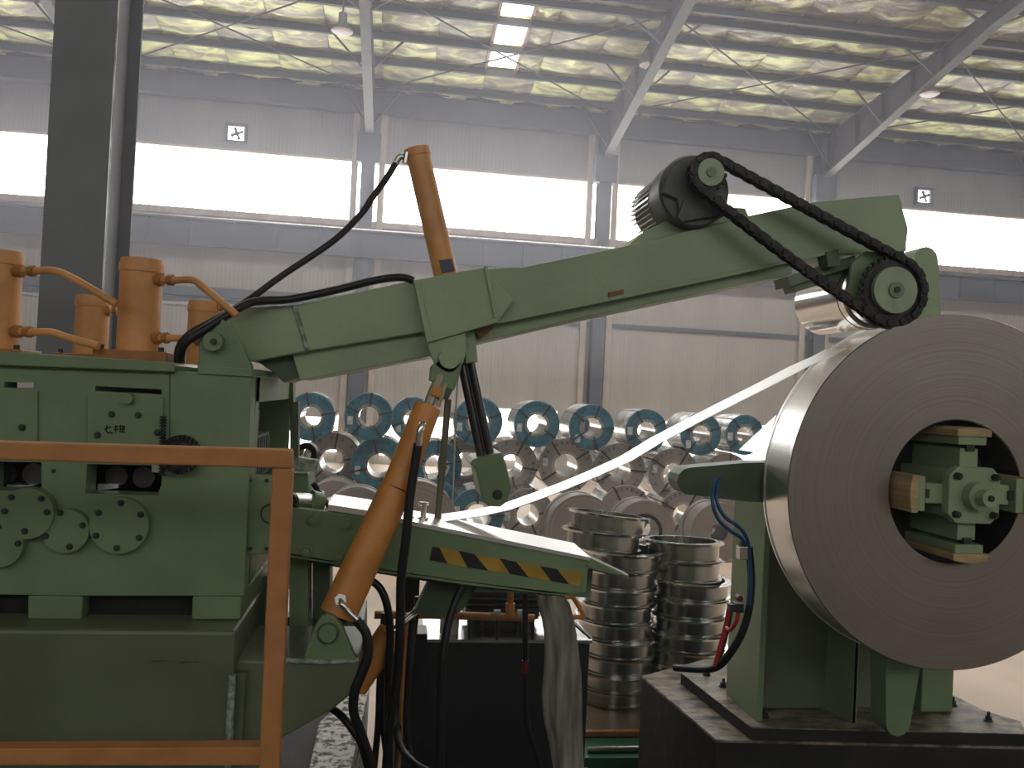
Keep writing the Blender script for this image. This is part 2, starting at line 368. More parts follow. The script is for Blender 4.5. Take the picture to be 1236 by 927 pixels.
# skylight strip running up the slope
for a, b in zip(PUR[1:9], PUR[2:10]):
    if a-b < .6: continue
    mb = MB().prism([(SKX0, a-.14, roofz(a-.14)+.1), (SKX1, a-.14, roofz(a-.14)+.1), (SKX1, b+.14, roofz(b+.14)+.1), (SKX0, b+.14, roofz(b+.14)+.1)], (0, 0, .03))
    part('skylight_pane', mb, 'skylight_glow', ceil, 'white translucent roof light pane')
for xs in (SKX0-.08, SKX1):
    part('skylight_frame', MB().prism([(xs, 24.0, roofz(24)+.02), (xs, 14, roofz(14)+.02), (xs, 14, roofz(14)+.2), (xs, 24.0, roofz(24)+.2)], (.08, 0, 0)), 'skylight_frame', ceil, 'reddish brown frame')
def rbot(Y):
    return 10.1+(25.9-Y)*(1.72/7.9) if Y > 18 else 11.82+(18-Y)*.1
for X in COLX[1:8]:
    web = MB().prism([(X-.012, 26.0, 10.1), (X-.012, 18, rbot(18)), (X-.012, 2, rbot(2)), (X-.012, 2, roofz(2)-.13), (X-.012, 26.0, roofz(26)-.13)], (.024, 0, 0))
    r = part('rafter', web, 'purlin', ceil)
    fl = MB().prism([(X-.13, 25.95, 10.1), (X-.13, 18, rbot(18)), (X-.13, 2, rbot(2)), (X-.13, 2, rbot(2)-.03), (X-.13, 18, rbot(18)-.03), (X-.13, 25.95, 10.07)], (.26, 0, 0))
    part('bottom_flange', fl, 'flange_pale', r)
    part('top_flange', MB().prism([(X-.12, 26, roofz(26)-.13), (X-.12, 2, roofz(2)-.13), (X-.12, 2, roofz(2)-.15), (X-.12, 26, roofz(26)-.15)], (.24, 0, 0)), 'purlin', r)
    sp = MB()
    for Y in (19.95, 19.99): sp.box(X-.13, X+.13, Y-.012, Y+.012, rbot(Y), roofz(Y)-.13)
    for Y in (25.4, 24.0, 22.6, 21.2): sp.box(X-.09, X+.09, Y-.01, Y+.01, rbot(Y)+.2, roofz(Y)-.1)
    part('stiffener', sp, 'purlin', r)
    for Y in (25.4, 22.6, 20.2, 18.2):
        for sx in (-1, 1):
            part('fly_brace', MB().bar((X+sx*.95, Y, roofz(Y)-.08), (X+sx*.03, Y, rbot(Y)+.06), .05, .05), 'purlin', ceil)
for i in range(1, 7):
    a, b = COLX[i]+.1, COLX[i+1]-.1
    for p, q in (((a, 25.5), (b, 19.8)), ((b, 25.5), (a, 19.8))):
        part('brace_rod', MB().cyl((p[0], p[1], roofz(p[1])-.2), (q[0], q[1], roofz(q[1])-.2), .022, n=8), 'purlin', ceil)
# wall columns with the cream strips each side
nm = {1: 'farthest left wall column, grey-blue steel, behind the big near column', 2: 'grey-blue steel wall column behind the tip of the upper black hose', 3: 'grey-blue steel wall column between the two window bays left of the motor',
      4: 'grey-blue steel wall column rising behind the high end of the green arm', 5: 'grey-blue steel wall column at the right edge of the picture', 6: 'grey-blue steel wall column beyond the right picture edge'}
for i in range(1, 6):
    X = COLX[i]; t = thing('steel_column', nm[i], 'column', (X, WY-.35, 0), 'steel columns along the back wall')
    part('web', MB().box(X-.01, X+.01, WY-.5, WY-.1, 0, 11.5), 'steel_far', t)
    part('flange', MB().box(X-.2, X+.2, WY-.53, WY-.5, 0, 11.5), 'steel_far', t)
    part('flange', MB().box(X-.2, X+.2, WY-.1, WY-.075, 0, 11.5), 'steel_far', t)
    part('cap_plate', MB().box(X-.36, X+.36, WY-.56, WY-.2, 9.3, 10.2), 'steel_far', t, bevel=.01)
    for sx in (-1, 1):
        part('trim_strip', MB().box(X+sx*.42-.1, X+sx*.42+.1, WY-.16, WY-.03, 0, 10.9), 'cream', t, 'cream coloured upright strip beside the column', bevel=.01)
# crane runway beam under the windows
t = thing('runway_beam', 'long blue-grey crane runway beam under the high windows', 'beam', (6, WY-.8, 6.33))
part('web', MB().box(XL+1, XR-1, WY-.62, WY-.6, 6.4, 7.1), 'steel_far', t)
part('bottom_flange', MB().box(XL+1, XR-1, WY-.75, WY-.55, 6.33, 6.38), 'steel_far', t)
part('top_flange', MB().box(XL+1, XR-1, WY-.8, WY-.55, 7.1, 7.15), 'steel_far', t)
for k in range(28):
    part('stiffener', MB().box(-10+k*1.25-.01, -10+k*1.25+.01, WY-.74, WY-.6, 6.38, 7.1), 'steel_far', t)
part('crane_rail', MB().box(XL+1, XR-1, WY-.74, WY-.66, 7.15, 7.2), 'brushed', t)
# big H column standing near, left
a, b = PY(49, 315, 7.2), PY(124, 315, 7.2); cx = (a.x+b.x)/2; hw = (b.x-a.x)/2
t = thing('steel_column', 'massive dark grey H-section steel column in the left foreground', 'column', (cx, 7.5, 0))
part('flange', MB().box(cx-hw, cx+hw, 7.2, 7.23, 0, 13.3), 'column', t)
part('web', MB().box(cx+hw-.13, cx+hw-.1, 7.23, 7.86, 0, 13.3), 'column', t)
part('web', MB().box(cx-hw+.1, cx-hw+.12, 7.23, 7.86, 0, 13.3), 'column', t)
part('flange', MB().box(cx-hw, cx+hw, 7.86, 7.89, 0, 13.3), 'column', t)
part('edge_highlight', MB().cyl((cx+hw+.004, 7.215, 0), (cx+hw+.004, 7.215, 13), .012, n=6), 'galvanised', t, 'thin bright strip standing for the light on the flange edge')  # bright strip put in for the highlight along the flange edge
# high bay lamps hanging under the rafters
def lamp(loc, label, first=[None]):
    if first[0] is None:
        t = thing('high_bay_lamp', label, 'lamp', loc, 'high bay lamps under the rafters'); first[0] = t
        part('hanging_rod', MB().cyl((0, 0, .42), (0, 0, .95), .02, n=8), 'purlin', t, local=True)
        part('ballast_housing', MB().lathe((0, 0, 0), (0, 0, 1), [(.14, .1), (.4, .1), (.44, .04), (.44, 0)], 20), 'motor_grey', t, local=True)
        part('lamp_shade', MB().lathe((0, 0, 0), (0, 0, 1), [(-.02, .26), (0, .265), (.07, .22), (.15, .11), (.15, 0)], 28), 'motor_grey', t, local=True)
        part('lens', MB().lathe((0, 0, 0), (0, 0, 1), [(-.02, .25), (-.05, .2), (-.065, 0)], 28), 'lens', t, 'pale pinkish glass lens', local=True)
        return t
    return dup(first[0], loc, label)
lamp(PY(413, 37, 19.6), 'bell-shaped high bay lamp hanging left of the leftmost roof rafter')
lamp(PX(783, 78, 6.33), 'bell-shaped high bay lamp hanging under the middle rafter above the motor')
lamp(PX(1122, 113, 14.05), 'bell-shaped high bay lamp hanging beside the right rafter')
# wall fans above the windows
def fan(px_, py_, label, first=[None]):
    c = PY(px_, py_, WY-.12)
    if first[0] is None:
        t = thing('exhaust_fan', label, 'fan', c, 'exhaust fans above the windows'); first[0] = t
        fr = MB()
        for q in ((-.32, .32, .22, .3), (-.32, .32, -.3, -.22), (-.32, -.24, -.3, .3), (.24, .32, -.3, .3)): fr.box(q[0], q[1], -.05, .1, q[2], q[3])
        part('fan_frame', fr, 'steel_far', t, local=True)
        part('daylight_opening', MB().box(-.24, .24, .06, .07, -.22, .22), 'low_window_glow', t, 'bright daylight behind the blades', local=True)
        part('hub', MB().cyl((.03, -.03, 0), (.03, .05, 0), .07, n=16), 'motor_grey', t, local=True)
        for k in range(4):
            an = k*math.pi/2+.4; d = Vector((math.cos(an), 0, math.sin(an))); e = Vector((-d.z, .25, d.x)).normalized()
            part('fan_blade', MB().prism([d*.06+Vector((.03, 0, 0))-e*.03, d*.2+Vector((.03, 0, 0))-e*.06, d*.2+Vector((.03, 0, 0))+e*.06, d*.06+Vector((.03, 0, 0))+e*.03], (0, .01, 0)), 'motor_grey', t, local=True)
        return t
    return dup(first[0], c, label)
fan(285, 161, 'square exhaust fan in the left wall above the long window'); fan(1115, 237, 'square exhaust fan in the right wall above the window')

# ================================================================= COILS BY THE WALL
def coil_proto(r, bore, w, kind, seed):
    t = thing('slit_steel_coil', 'x', 'steel coil', (0, 0, 0)); rnd = random.Random(seed)
    nb = 1 if kind != 'plain' else 3; body = MB()
    y = 0
    if kind == 'plain':
        for k in range(4):
            ww = w/4; rr = r-(0, .004, .012, .004)[k]; body.lathe((0, 0, 0), (0, 1, 0), [(y, bore), (y, rr), (y+ww-.012, rr), (y+ww-.012, rr-.03), (y+ww, rr-.03)], 56); y += ww
        body.lathe((0, 0, 0), (0, 1, 0), [(0, bore), (w, bore), (w, r-.03)], 40)
    else: body.lathe((0, 0, 0), (0, 1, 0), [(0, bore), (0, r), (w, r), (w, bore), (0, bore)], 56)
    part('coil_body', body, 'coil_plain' if kind == 'plain' else 'galvanised', t, local=True)
    if kind == 'plain':
        part('coil_face', MB().lathe((0, 0, 0), (0, 1, 0), [(-.003, bore), (-.003, r-.004), (0, r-.004)], 56), 'coil_face_far', t, local=True)
        if bore > .2: part('inner_sleeve', MB().lathe((0, 0, 0), (0, 1, 0), [(-.02, bore-.03), (-.02, bore+.02), (w, bore+.02)], 40), 'rubber', t, 'black inner sleeve', local=True)
        return t
    cov = part('end_cover', MB().lathe((0, 0, 0), (0, 1, 0), [(0, bore+.035), (-.012, bore+.035), (-.012, r-.012), (0, r-.006)], 56), 'blue_cover' if kind == 'blue' else 'coil_face_far', t, 'blue protective end ring' if kind == 'blue' else 'grey wrapped end ring', local=True)
    part('inner_ring', MB().lathe((0, 0, 0), (0, 1, 0), [(-.015, bore-.005), (-.015, bore+.04), (0, bore+.04)], 40), 'galvanised' if kind == 'blue' else 'coil_grey', t, local=True)
    ph = rnd.uniform(0, math.pi/2); ns = 4 if seed % 2 else 5
    for k in range(ns):
        an = ph+k*2*math.pi/ns; d = Vector((math.cos(an), 0, math.sin(an)))
        part('strap', MB().bar(d*(bore-.005)+Vector((0, -.018, 0)), d*(r+.004)+Vector((0, -.018, 0)), .03, .008, up=(0, 1, 0)).bar(d*(r+.003)+Vector((0, -.02, 0)), d*(r+.003)+Vector((0, w, 0)), .02, .006, up=d), 'strap', t, local=True)
    # printed marks round the ring: short dark bars, too small to read
    pr = MB()
    for k in range(26):
        an = ph+.25+k*2*math.pi/26
        if rnd.random() < .35: continue
        d = Vector((math.cos(an), 0, math.sin(an))); tg = Vector((-d.z, 0, d.x)); q = r*.8
        for s in range(2):
            c = d*(q+s*.03)+Vector((0, -.0135, 0)); pr.bar(c-tg*.018*(1+rnd.random()), c+tg*.02, .014, .003, up=(0, 1, 0))
    part('printed_mark', pr, 'print_dark', cov, 'ring of small dark printed marks', local=True, kind='stuff')
    an = math.pi+rnd.uniform(-.3, .8); c = Vector((math.cos(an), 0, math.sin(an)))*(r+bore)*.54
    part('paper_label', MB().box(c.x-.045, c.x+.045, -.0165, -.012, c.z-.07, c.z+.07), 'label_white', t, 'small white paper label', local=True)
    return t
CY = 14.0; CW = .85
proto = {}
def wall_coil(x, y, rpx, kind, label, Y=CY, seed=1, bore=None, onfloor=False, group=None, w=CW):
    if onfloor:
        c = ray(x, y); h = -c.z/(c.dot(FW)); Zd = 2.4/(h+rpx/FPX); p = CAM+c*(Zd/c.dot(FW)); r = p.z
    else:
        p = PY(x, y, Y); r = pxr(rpx, p)
    r = round(r/.02)*.02 if not onfloor else r
    bore = bore if bore else r*.43
    t = coil_proto(r, bore, w, kind, seed); t.location = p; ORG[t] = p; t['label'] = label; t['group'] = group or ('blue-faced coils in the stack by the wall' if kind == 'blue' else 'grey coils in the stack by the wall')
    return t
TB = 'blue-faced steel coil in the top row, '
for i, (x, y, r, l) in enumerate([(375, 503, 29.5, 'leftmost, right beside the green machine'), (445, 503, 29.5, 'under the left wall column'), (499, 506, 27, 'behind the top of the thick orange cylinder'),
        (577, 509, 29.5, 'crossed by the dark cylinder rods'), (648, 512, 27.5, 'with a round white bright bore'), (714, 516, 27.5, 'below the middle wall column'), (780, 520, 26, 'just above the white strip'),
        (846, 524, 26, 'above the dark green arm tip'), (899, 525, 25, 'rightmost, beside the big coil')]):
    wall_coil(x, y, r, 'blue', TB+l, seed=i+1, w=CW, Y=14.9 if x == 499 else CY)
MID = [(401, 557, 35, 'grey', 'grey steel coil with silver bore ring in the middle row, leftmost'), (458, 562, 35, 'blue', 'blue-faced steel coil in the middle row left of the orange lift cylinder'),
       (526, 563, 32, 'blue', 'blue-faced steel coil in the middle row behind the orange lift cylinder'), (565, 592, 0, '', ''), (617, 562, 33, 'grey', 'grey strapped coil in the middle row right of the green cylinder foot'),
       (683, 562, 33, 'grey', 'grey strapped coil in the middle row with a bright bore, below the white-bore blue coil'), (748, 566, 32, 'grey', 'grey strapped coil in the middle row passed by the white strip'),
       (813, 572, 32, 'grey', 'grey strapped coil in the middle row under the dark green arm tip'), (877, 578, 31, 'grey', 'grey strapped coil in the middle row behind the blue hoses')]
for i, (x, y, r, k, l) in enumerate(MID):
    if r: wall_coil(x, y, r, k, l, seed=i+20, Y=CY+.1+(.5 if x in (401, 526) else 0))
wall_coil(563, 560, 34, 'grey', 'grey strapped coil in the middle row behind the dark cylinder rods', seed=41, Y=15.0)
for x, y, r, k, l, sd in [(576, 622, 33, 'blue', 'blue-faced steel coil of the bottom row behind the green cylinder foot', 31), (637, 621, 32, 'grey', 'grey strapped coil of the bottom row above the table edge', 32),
                      (755, 617, 32, 'grey', 'grey strapped coil of the bottom row between two plain coils', 34), (402, 614, 34, 'plain', 'brownish plain coil low in the stack, just right of the guard rail post', 35),
                      (522, 612, 34, 'blue', 'blue-faced steel coil of the bottom row hidden behind the pole and black hose', 36), (825, 622, 32, 'grey', 'grey strapped coil of the bottom row behind the ridged plain coil', 37), (880, 628, 31, 'grey', 'grey strapped coil of the bottom row behind the blue hoses', 38)]:
    wall_coil(x, y, r, k, l, seed=sd, onfloor=True)
for x, y, r, b, l in [(703, 640, 43, .13, 'large plain steel coil on the floor left of the tall spool stack'), (778, 642, 38, .245, 'plain steel coil with dark sleeve behind the spool stacks'), (868, 643, 36, .14, 'plain coil with ridged side behind the blue hoses and spools'),
                      (430, 628, 40, .15, 'plain grey coil behind the threading table at the left'), (500, 632, 52, .16, 'large plain grey coil behind the orange lift cylinder')]:
    wall_coil(x, y, r, 'plain', l, onfloor=True, bore=b, group='plain coils in front of the stack', w=.5)

# ================================================================= SPOOL RINGS
def ring_proto(r, h):
    t = thing('steel_spool', 'x', 'spool', (0, 0, 0))
    part('drum', MB().lathe((0, 0, 0), (0, 0, 1), [(.0, r-.035), (h, r-.035), (h, r-.055), (0, r-.055), (0, r-.035)], 48), 'galvanised', t, local=True)
    part('top_flange', MB().lathe((0, 0, 0), (0, 0, 1), [(h-.012, r-.04), (h-.018, r), (h-.003, r+.004), (h-.002, r-.06), (h-.012, r-.04)], 48), 'chrome', t, local=True)
    part('bottom_flange', MB().lathe((0, 0, 0), (0, 0, 1), [(0, r-.06), (0, r-.015), (.012, r-.015), (.014, r-.04)], 48), 'galvanised', t, local=True)
    return t
ORD = ['topmost', 'second from the top', 'third from the top', 'fourth from the top', 'fifth from the top', 'sixth from the top', 'seventh from the top', 'eighth from the top', 'ninth from the top', 'tenth from the top', 'lowest']
def stack(px_, Ydist, ys, offs, tilts, side, grp, r):
    first = None; base = PY(px_, 740, Ydist)
    zs = [PY(px_, y, Ydist).z for y in ys]; n_ = len(zs)-1
    for k in range(n_-1, -1, -1):
        h = zs[k]-zs[k+1]; lab = 'silver flanged steel spool, %s of the %s' % (ORD[k] if k < n_-1 else 'lowest', side)
        loc = (base.x+offs[k], Ydist+random.uniform(-.015, .015), zs[k+1])
        if first is None: first = ring_proto(r, .135); first['group'] = grp; first['label'] = lab; t = first; t.location = loc
        else: t = dup(first, loc, lab)
        t.scale = (1, 1, h/.135*.985); t.rotation_euler = (-.06 if k < 2 else 0, tilts[k], 0)
stack(744, 6.1, [619, 640, 661, 682, 703, 722, 743, 763, 783, 803, 821, 838], [-.11, -.14, .02, .0, .0, -.02, .0, .02, .0, .0, .0, .0], [.09, .06, 0, 0, 0, .01, 0, 0, 0, 0, 0, 0], 'taller left stack', 'spools of the taller left stack', .31)
stack(826, 6.1, [651, 674, 697, 717, 737, 757, 776, 796, 817, 838], [-.04, -.03, .05, .03, .04, .02, .03, .02, .02, .02, .02], [0, 0, .01, 0, 0, 0, 0, 0, 0, 0, 0], 'shorter right stack', 'spools of the shorter right stack', .31)
# wooden platform, green tray in front of them
t = thing('pallet', 'brown sheet-topped pallet under the two spool stacks', 'pallet', (1.8, 6.0, 0))
zt = PY(744, 838, 6.1).z-.004
part('deck', MB().box(1.05, 2.75, 5.47, 6.5, zt-.03, zt-.004), 'brown_sheet', t, 'dark brown deck')
part('edge_board', MB().box(1.05, 2.75, 5.43, 5.47, zt-.035, zt-.002), 'orange_dull', t, 'orange edge board')
for xx in (1.15, 1.9, 2.65): part('runner', MB().box(xx-.05, xx+.05, 5.73, 6.5, 0, zt-.03), 'rust', t)
solo('green_tray', MB().box(.9, 2.6, 5.12, 5.42, .0, .13), 'green_floor', 'green tray on the floor in front of the brown pallet', 'tray', bevel=.004)
zp = .13+.02
solo('steel_pipe', MB().cyl((PY(700, 905, 5.4).x, 5.2, zp), (PY(800, 903, 5.4).x, 5.2, zp), .02, n=16), 'galvanised', 'short silver pipe lying low beside the dark concrete plinth', 'pipe')
for k, (a, b) in enumerate((((725, 912), (742, 960)), ((758, 912), (775, 960)))):
    solo('wooden_batten', MB().bar(PZ(a[0], a[1]+14, .03), PZ(b[0], b[1]+20, .03), .04, .04), 'rust', ('left' if k == 0 else 'right')+' one of the two battens at the bottom edge below the silver pipe', 'batten', 'battens at the bottom edge')

# ================================================================= LEVELLER MACHINE (left)
MY = 2.75
t = thing('strip_leveller', 'large green strip leveller machine filling the lower left', 'machine', (PY(160, 900, MY).x, MY+.5, 0))
LV = t
slotL = [(-12, 557), (50, 558), (50, 593), (-12, 592)]; slotR = [(105, 560), (196, 562), (195, 585), (190, 598), (103, 596)]
upA = [(-90, 467), (-90, 466), ]
X0v, X1v, BZv, zbv = PY(-95, 600, MY).x, PY(286, 600, MY).x, PY(150, 748, MY).z-.03, PY(290, 719, MY).z+.02
housing = slab([(-95, 436), (0, 440), (205, 449), (205, 447), (303, 452), (301, 560), (294, 719), (100, 719), (-95, 716)], MY, MY+.09, [slotL, slotR, [(115, 466), (195, 470), (195, 476), (115, 472)], [(5, 461), (45, 462), (45, 469), (5, 468)]])
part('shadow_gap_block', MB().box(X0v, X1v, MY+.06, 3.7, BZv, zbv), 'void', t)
part('front_housing', housing, 'green', t, bevel=.004)
part('top_plate', slab([(-95, 420), (0, 424), (205, 437), (211, 441), (210, 449), (-95, 437)], MY-.03, 3.95), 'green', t, bevel=.006)
X1 = PY(297, 600, MY).x; X0 = PY(-95, 600, MY).x
zt_, zb_ = PY(290, 452, MY).z, PY(290, 719, MY).z
part('rear_housing', MB().box(X0, X1, 3.72, 3.8, zb_, zt_-.02), 'green', t, bevel=.004)
part('end_frame', MB().box(X1-.05, X1, MY+.09, 3.72, zt_-.09, zt_).box(X1-.05, X1, MY+.09, 3.72, zb_, zb_+.1).box(X1-.06, X1-.0, MY+.09, MY+.16, zb_, zt_), 'green', t, bevel=.003)
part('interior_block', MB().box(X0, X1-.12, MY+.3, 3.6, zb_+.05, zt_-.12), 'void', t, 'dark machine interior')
gb = MB().box(X1-.12, X1-.04, 3.15, 3.45, zt_-.38, zt_-.22).box(X1-.1, X1-.02, 3.0, 3.06, zb_+.3, zt_-.12)
for k in range(6): gb.box(X1-.045, X1-.03, 3.16+k*.045, 3.18+k*.045, zt_-.37, zt_-.23)
part('gear_block', gb, 'motor_grey', t)
for (x, y, ln) in ((150, 572, .1), (20, 568, .1)):
    c = PY(x, y, MY+.2); part('work_roll', MB().cyl((c.x-.0, MY+.12, c.z), (c.x, 3.6, c.z), .035, n=24), 'rod_dark', t)
    part('work_roll', MB().cyl((c.x+.085, MY+.12, c.z+.0), (c.x+.085, 3.6, c.z), .035, n=24), 'rod_dark', t)
for (a, b, c_, d_) in ((118, 584, 143, 592), (8, 585, 40, 589)):
    part('guide_strip', MB().prism([PY(a, b, MY+.1), PY(c_, b+1, MY+.1), PY(c_, d_-3, MY+.1), PY(a, d_, MY+.1)], (0, .25, 0)), 'strip', t, 'bright strip of metal in the slot')
# plates on the housing
pl = part('panel', slab([(105, 476), (197, 479), (196, 536), (183, 545), (105, 543)], MY-.012, MY), 'green', t, bevel=.002)
part('panel', slab([(-95, 470), (45, 472), (45, 540), (-95, 540)], MY-.01, MY), 'green', t, bevel=.002)
part('panel', slab([(196, 541), (183, 541), (183, 570), (194, 571)], MY-.014, MY), 'green_pale', t, bevel=.002)
for x, y in ((135, 500), (167, 501), (118, 525), (190, 522)): bolt(x, y, MY-.012, 2.6, t)
bolt(27, 516, MY-.01, 2.8, t)
part('knob', disc(153, 481, MY-.035, 6.5, .04), 'green', t, bevel=.003)
# hand-painted characters on the panel
def strokes(parent, Y, segs, w, mname, name='painted_character'):
    mb = MB()
    for a, b in segs: mb.bar(PY(a[0], a[1], Y), PY(b[0], b[1], Y), w, .002, up=(0, 1, 0))
    return part(name, mb, mname, parent)
strokes(t, MY-.0135, [((126, 518), (134, 515)), ((129, 513), (128, 520)), ((128, 520), (131, 523)), ((131, 523), (134, 521)), ((134.5, 522), (135.2, 524))], .0035, 'ink')
strokes(t, MY-.0135, [((137, 515.5), (143, 515)), ((140, 513), (139.5, 522)), ((137, 518.5), (143, 518)), ((144, 514), (151, 514.5)), ((145.5, 513), (145, 521.5)), ((144, 517.5), (151, 517.5)), ((148.5, 513.5), (147.5, 522)), ((144.5, 521), (151.5, 521.5)), ((150, 515), (150.5, 519))], .003, 'ink')
strokes(t, MY-.0015, [((180, 526), (181, 531)), ((178, 528), (183, 528)), ((179, 531), (183, 531))], .0025, 'ink')
# seams
part('seam', slab([(204, 450), (205.2, 450), (205, 538), (203.8, 538)], MY-.003, MY), 'green_dark', t)
# round bearing covers
for (x, y, r, bl) in ((143.5, 634.5, 34, [(146, 607), (170, 621), (168, 649), (141, 661.5), (116, 646.5), (119, 619)]), (79, 641, 26.5, [(73, 619), (100, 634), (84, 660), (55, 647)]),
                      (31.5, 620, 31, [(14, 600), (50, 602), (57, 618), (30, 641), (6, 617)]), (-2, 657, 28, [(22, 656), (1, 634), (-14, 640)])):
    dd = .03 if x != 31.5 else .04
    c = part('bearing_cover', disc(x, y, MY-dd, r, dd+.002, n=56), 'green', t, bevel=.003)
    for bx, by in bl: bolt(bx, by, MY-dd, 2.6, c, h=.008)
# adjusting gear and threaded rack
c = PY(216, 549, MY-.06); gr = MB().lathe(c, (0, 1, 0), [(0, .03), (0, .048), (.04, .048), (.04, .03), (0, .03)], 40)
for k in range(26):
    an = k*2*math.pi/26; d = Vector((math.cos(an), 0, math.sin(an))); p = c+Vector((0, .02, 0)); gr.bar(p+d*.044, p+d*.06, .009, .04, up=(0, 1, 0))
g = part('gear_wheel', gr, 'chain', t, 'dark toothed adjusting wheel'); part('gear_hub', MB().cyl(c+Vector((0, -.01, 0)), c+Vector((0, .06, 0)), .03), 'green', g)
rk = MB(); p0, p1 = PY(197, 503, MY-.04), PY(196, 573, MY-.04); rk.cyl(p0, p1, .006, n=10)
for k in range(20): q = p0.lerp(p1, k/19); rk.cyl(q-Vector((0, 0, .002)), q+Vector((0, 0, .002)), .011, n=10)
part('threaded_rod', rk, 'chain', t)
bolt(65, 568, MY, 1.5, t)
# feet and welded base
for pl_ in ([(-95, 716), (-20, 717), (-20, 748), (-95, 746)], [(33, 719), (100, 720), (98, 748), (33, 747)], [(232, 720), (291, 720), (290, 748), (231, 748)]):
    part('spacer_foot', slab(pl_, MY-.0, 3.75), 'green', t, bevel=.006)
BZ = PY(150, 748, MY).z; BY = MY-.115
xr = PY(283, 800, BY).x
part('base_frame', MB().box(X0-.3, xr, BY, 3.9, 0, BZ), 'green_shaded', t, bevel=.012)
part('base_rib', MB().box(xr+.001, xr+.03, BY+.03, 3.6, .2, BZ-.14), 'green_shaded', t)
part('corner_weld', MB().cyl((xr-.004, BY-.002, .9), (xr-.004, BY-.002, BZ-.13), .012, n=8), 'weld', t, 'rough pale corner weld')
brk = [(284, 797), (339, 798), (435, 798), (428, 835), (400, 858), (339, 892), (284, 922)]
part('side_bracket', slab(brk, MY-.05, MY+.35), 'green_shaded', t, bevel=.008)
lug = [(365, 798), (380, 756), (386, 747), (395, 742), (404, 745), (413, 757), (430, 798)]
lg = part('pin_lug', slab(lug, MY-.06, MY-.02), 'green', t, bevel=.004)
part('pin_lug', slab(lug, MY+.12, MY+.16), 'green', t, bevel=.004)
part('pin_washer', disc(395.5, 765, MY-.066, 13, .01), 'green_dark', t)
part('pivot_pin', disc(395.5, 765, MY-.085, 10.5, .26), 'green', t, bevel=.003)
part('rusty_weld', MB().tube([PY(345, 797, MY-.055), PY(365, 798, MY-.065), PY(400, 799, MY-.06), PY(433, 796, MY-.05)], .008), 'weld', t, 'pale splattered weld')
strokes(t, BY-.001, [((183, 798), (200, 798))], .004, 'green_dark', 'scratch'); strokes(t, BY-.001, [((218, 799), (240, 799)), ((218, 799), (222, 802))], .004, 'green_dark', 'scratch')
part('inner_plate', slab([(296, 700), (345, 690), (345, 810), (284, 812)], MY+.45, MY+.5), 'green_dark', t)
# small side plate right of the housing
part('guard_plate', slab([(298, 574), (326, 575), (326, 668), (297, 670)], MY+.04, MY+.1), 'green', t, bevel=.003)
rg = MB(); c = PY(326, 620, MY+.03); rg.tube([c+Vector((.028*math.cos(a_), 0, .03*math.sin(a_))) for a_ in [k*.524 for k in range(13)]], .002, n=6); part('ring_handle', rg, 'chain', t)
for k in range(4): bolt(302+(k % 2)*20, 580+(k//2)*82, MY+.04, 1.6, t)
# pivot lug of the arm, front
part('arm_lug', slab([(239, 446), (240, 401), (250, 388), (267, 384), (281, 395), (303, 441), (304, 451), (239, 447)], MY+.1, MY+.14), 'green', t, bevel=.004)
part('arm_pivot', disc(256.5, 412, MY+.06, 11.5, .1), 'green', t, bevel=.004)
part('arm_pivot_cap', disc(257, 412, MY+.045, 3.5, .02), 'bolt', t)
part('lug_base', slab([(238, 441), (304, 445), (305, 455), (238, 451)], MY-.01, 3.75), 'green', t, bevel=.004)

# orange jacks on top of the machine
def jack(xl, xr_, yt, yb, Y, label, pipes):
    c = PY((xl+xr_)/2, yb, Y); top = PY((xl+xr_)/2, yt, Y); r = pxr((xr_-xl)/2, c)
    t = thing('hydraulic_jack', label, 'hydraulic cylinder', c, 'orange hydraulic jacks on the leveller')
    tz = top.z
    part('barrel', MB().cyl((c.x, Y, c.z), (c.x, Y, tz), r, n=36), 'orange_veiled', t, bevel=.004)
    part('collar', MB().cyl((c.x, Y, tz-.045), (c.x, Y, tz-.015), r*1.06, n=36), 'orange_veiled', t)
    zb = PY(xl, 436+(-(250-xl)*.02), Y).z
    part('base_flange', MB().box(c.x-r*1.7, c.x+r*1.75, Y-r*1.3, Y+r*1.3, c.z-.035, c.z), 'orange_dull', t, bevel=.004)
    for sx in (-1, 1): part('bolt', MB().cyl((c.x+sx*r*1.4, Y-r, c.z), (c.x+sx*r*1.4, Y-r, c.z+.015), .01, n=6), 'bolt', t)
    for pth in pipes:
        P = [PY(*q) for q in pth]; pi = part('oil_pipe', MB().tube(P, .0125, n=12, steps=4), 'orange_veiled', t)
        part('pipe_fitting', MB().cyl(P[0], P[0].lerp(P[1], .35), .021, n=6).cyl(P[0].lerp(P[1], .62), P[0].lerp(P[1], .9), .019, n=6), 'orange_dull', pi)
    return t
jack(-26, 19, 303, 421, 2.98, 'orange jack cut by the left picture edge, in front', [[(19, 327, 2.95), (45, 327, 2.92), (66, 327, 2.9), (90, 337, 2.88), (141, 367, 2.85)], [(17, 400, 2.95), (40, 401, 2.9), (62, 401, 2.88), (80, 407, 2.86), (119, 418, 2.84)]])
jack(142, 190, 313, 424, 2.98, 'tall orange jack in front at the middle of the machine top', [[(188, 338, 2.95), (212, 338, 2.92), (233, 338, 2.9), (246, 347, 2.88), (286, 381, 2.86)], [(187, 408, 2.95), (205, 408, 2.92), (225, 408, 2.9), (234, 409, 2.88), (239, 414, 2.86)]])
jack(90, 128, 357, 428, 3.72, 'shorter orange jack behind, left of the tall one', [[(128, 376, 3.7), (142, 375, 3.7), (160, 374, 3.7)]])
jack(225, 262, 364, 440, 3.72, 'orange jack behind the looping black hose and arm pivot', [[(261, 371, 3.7), (270, 371, 3.7), (282, 373, 3.7)]])

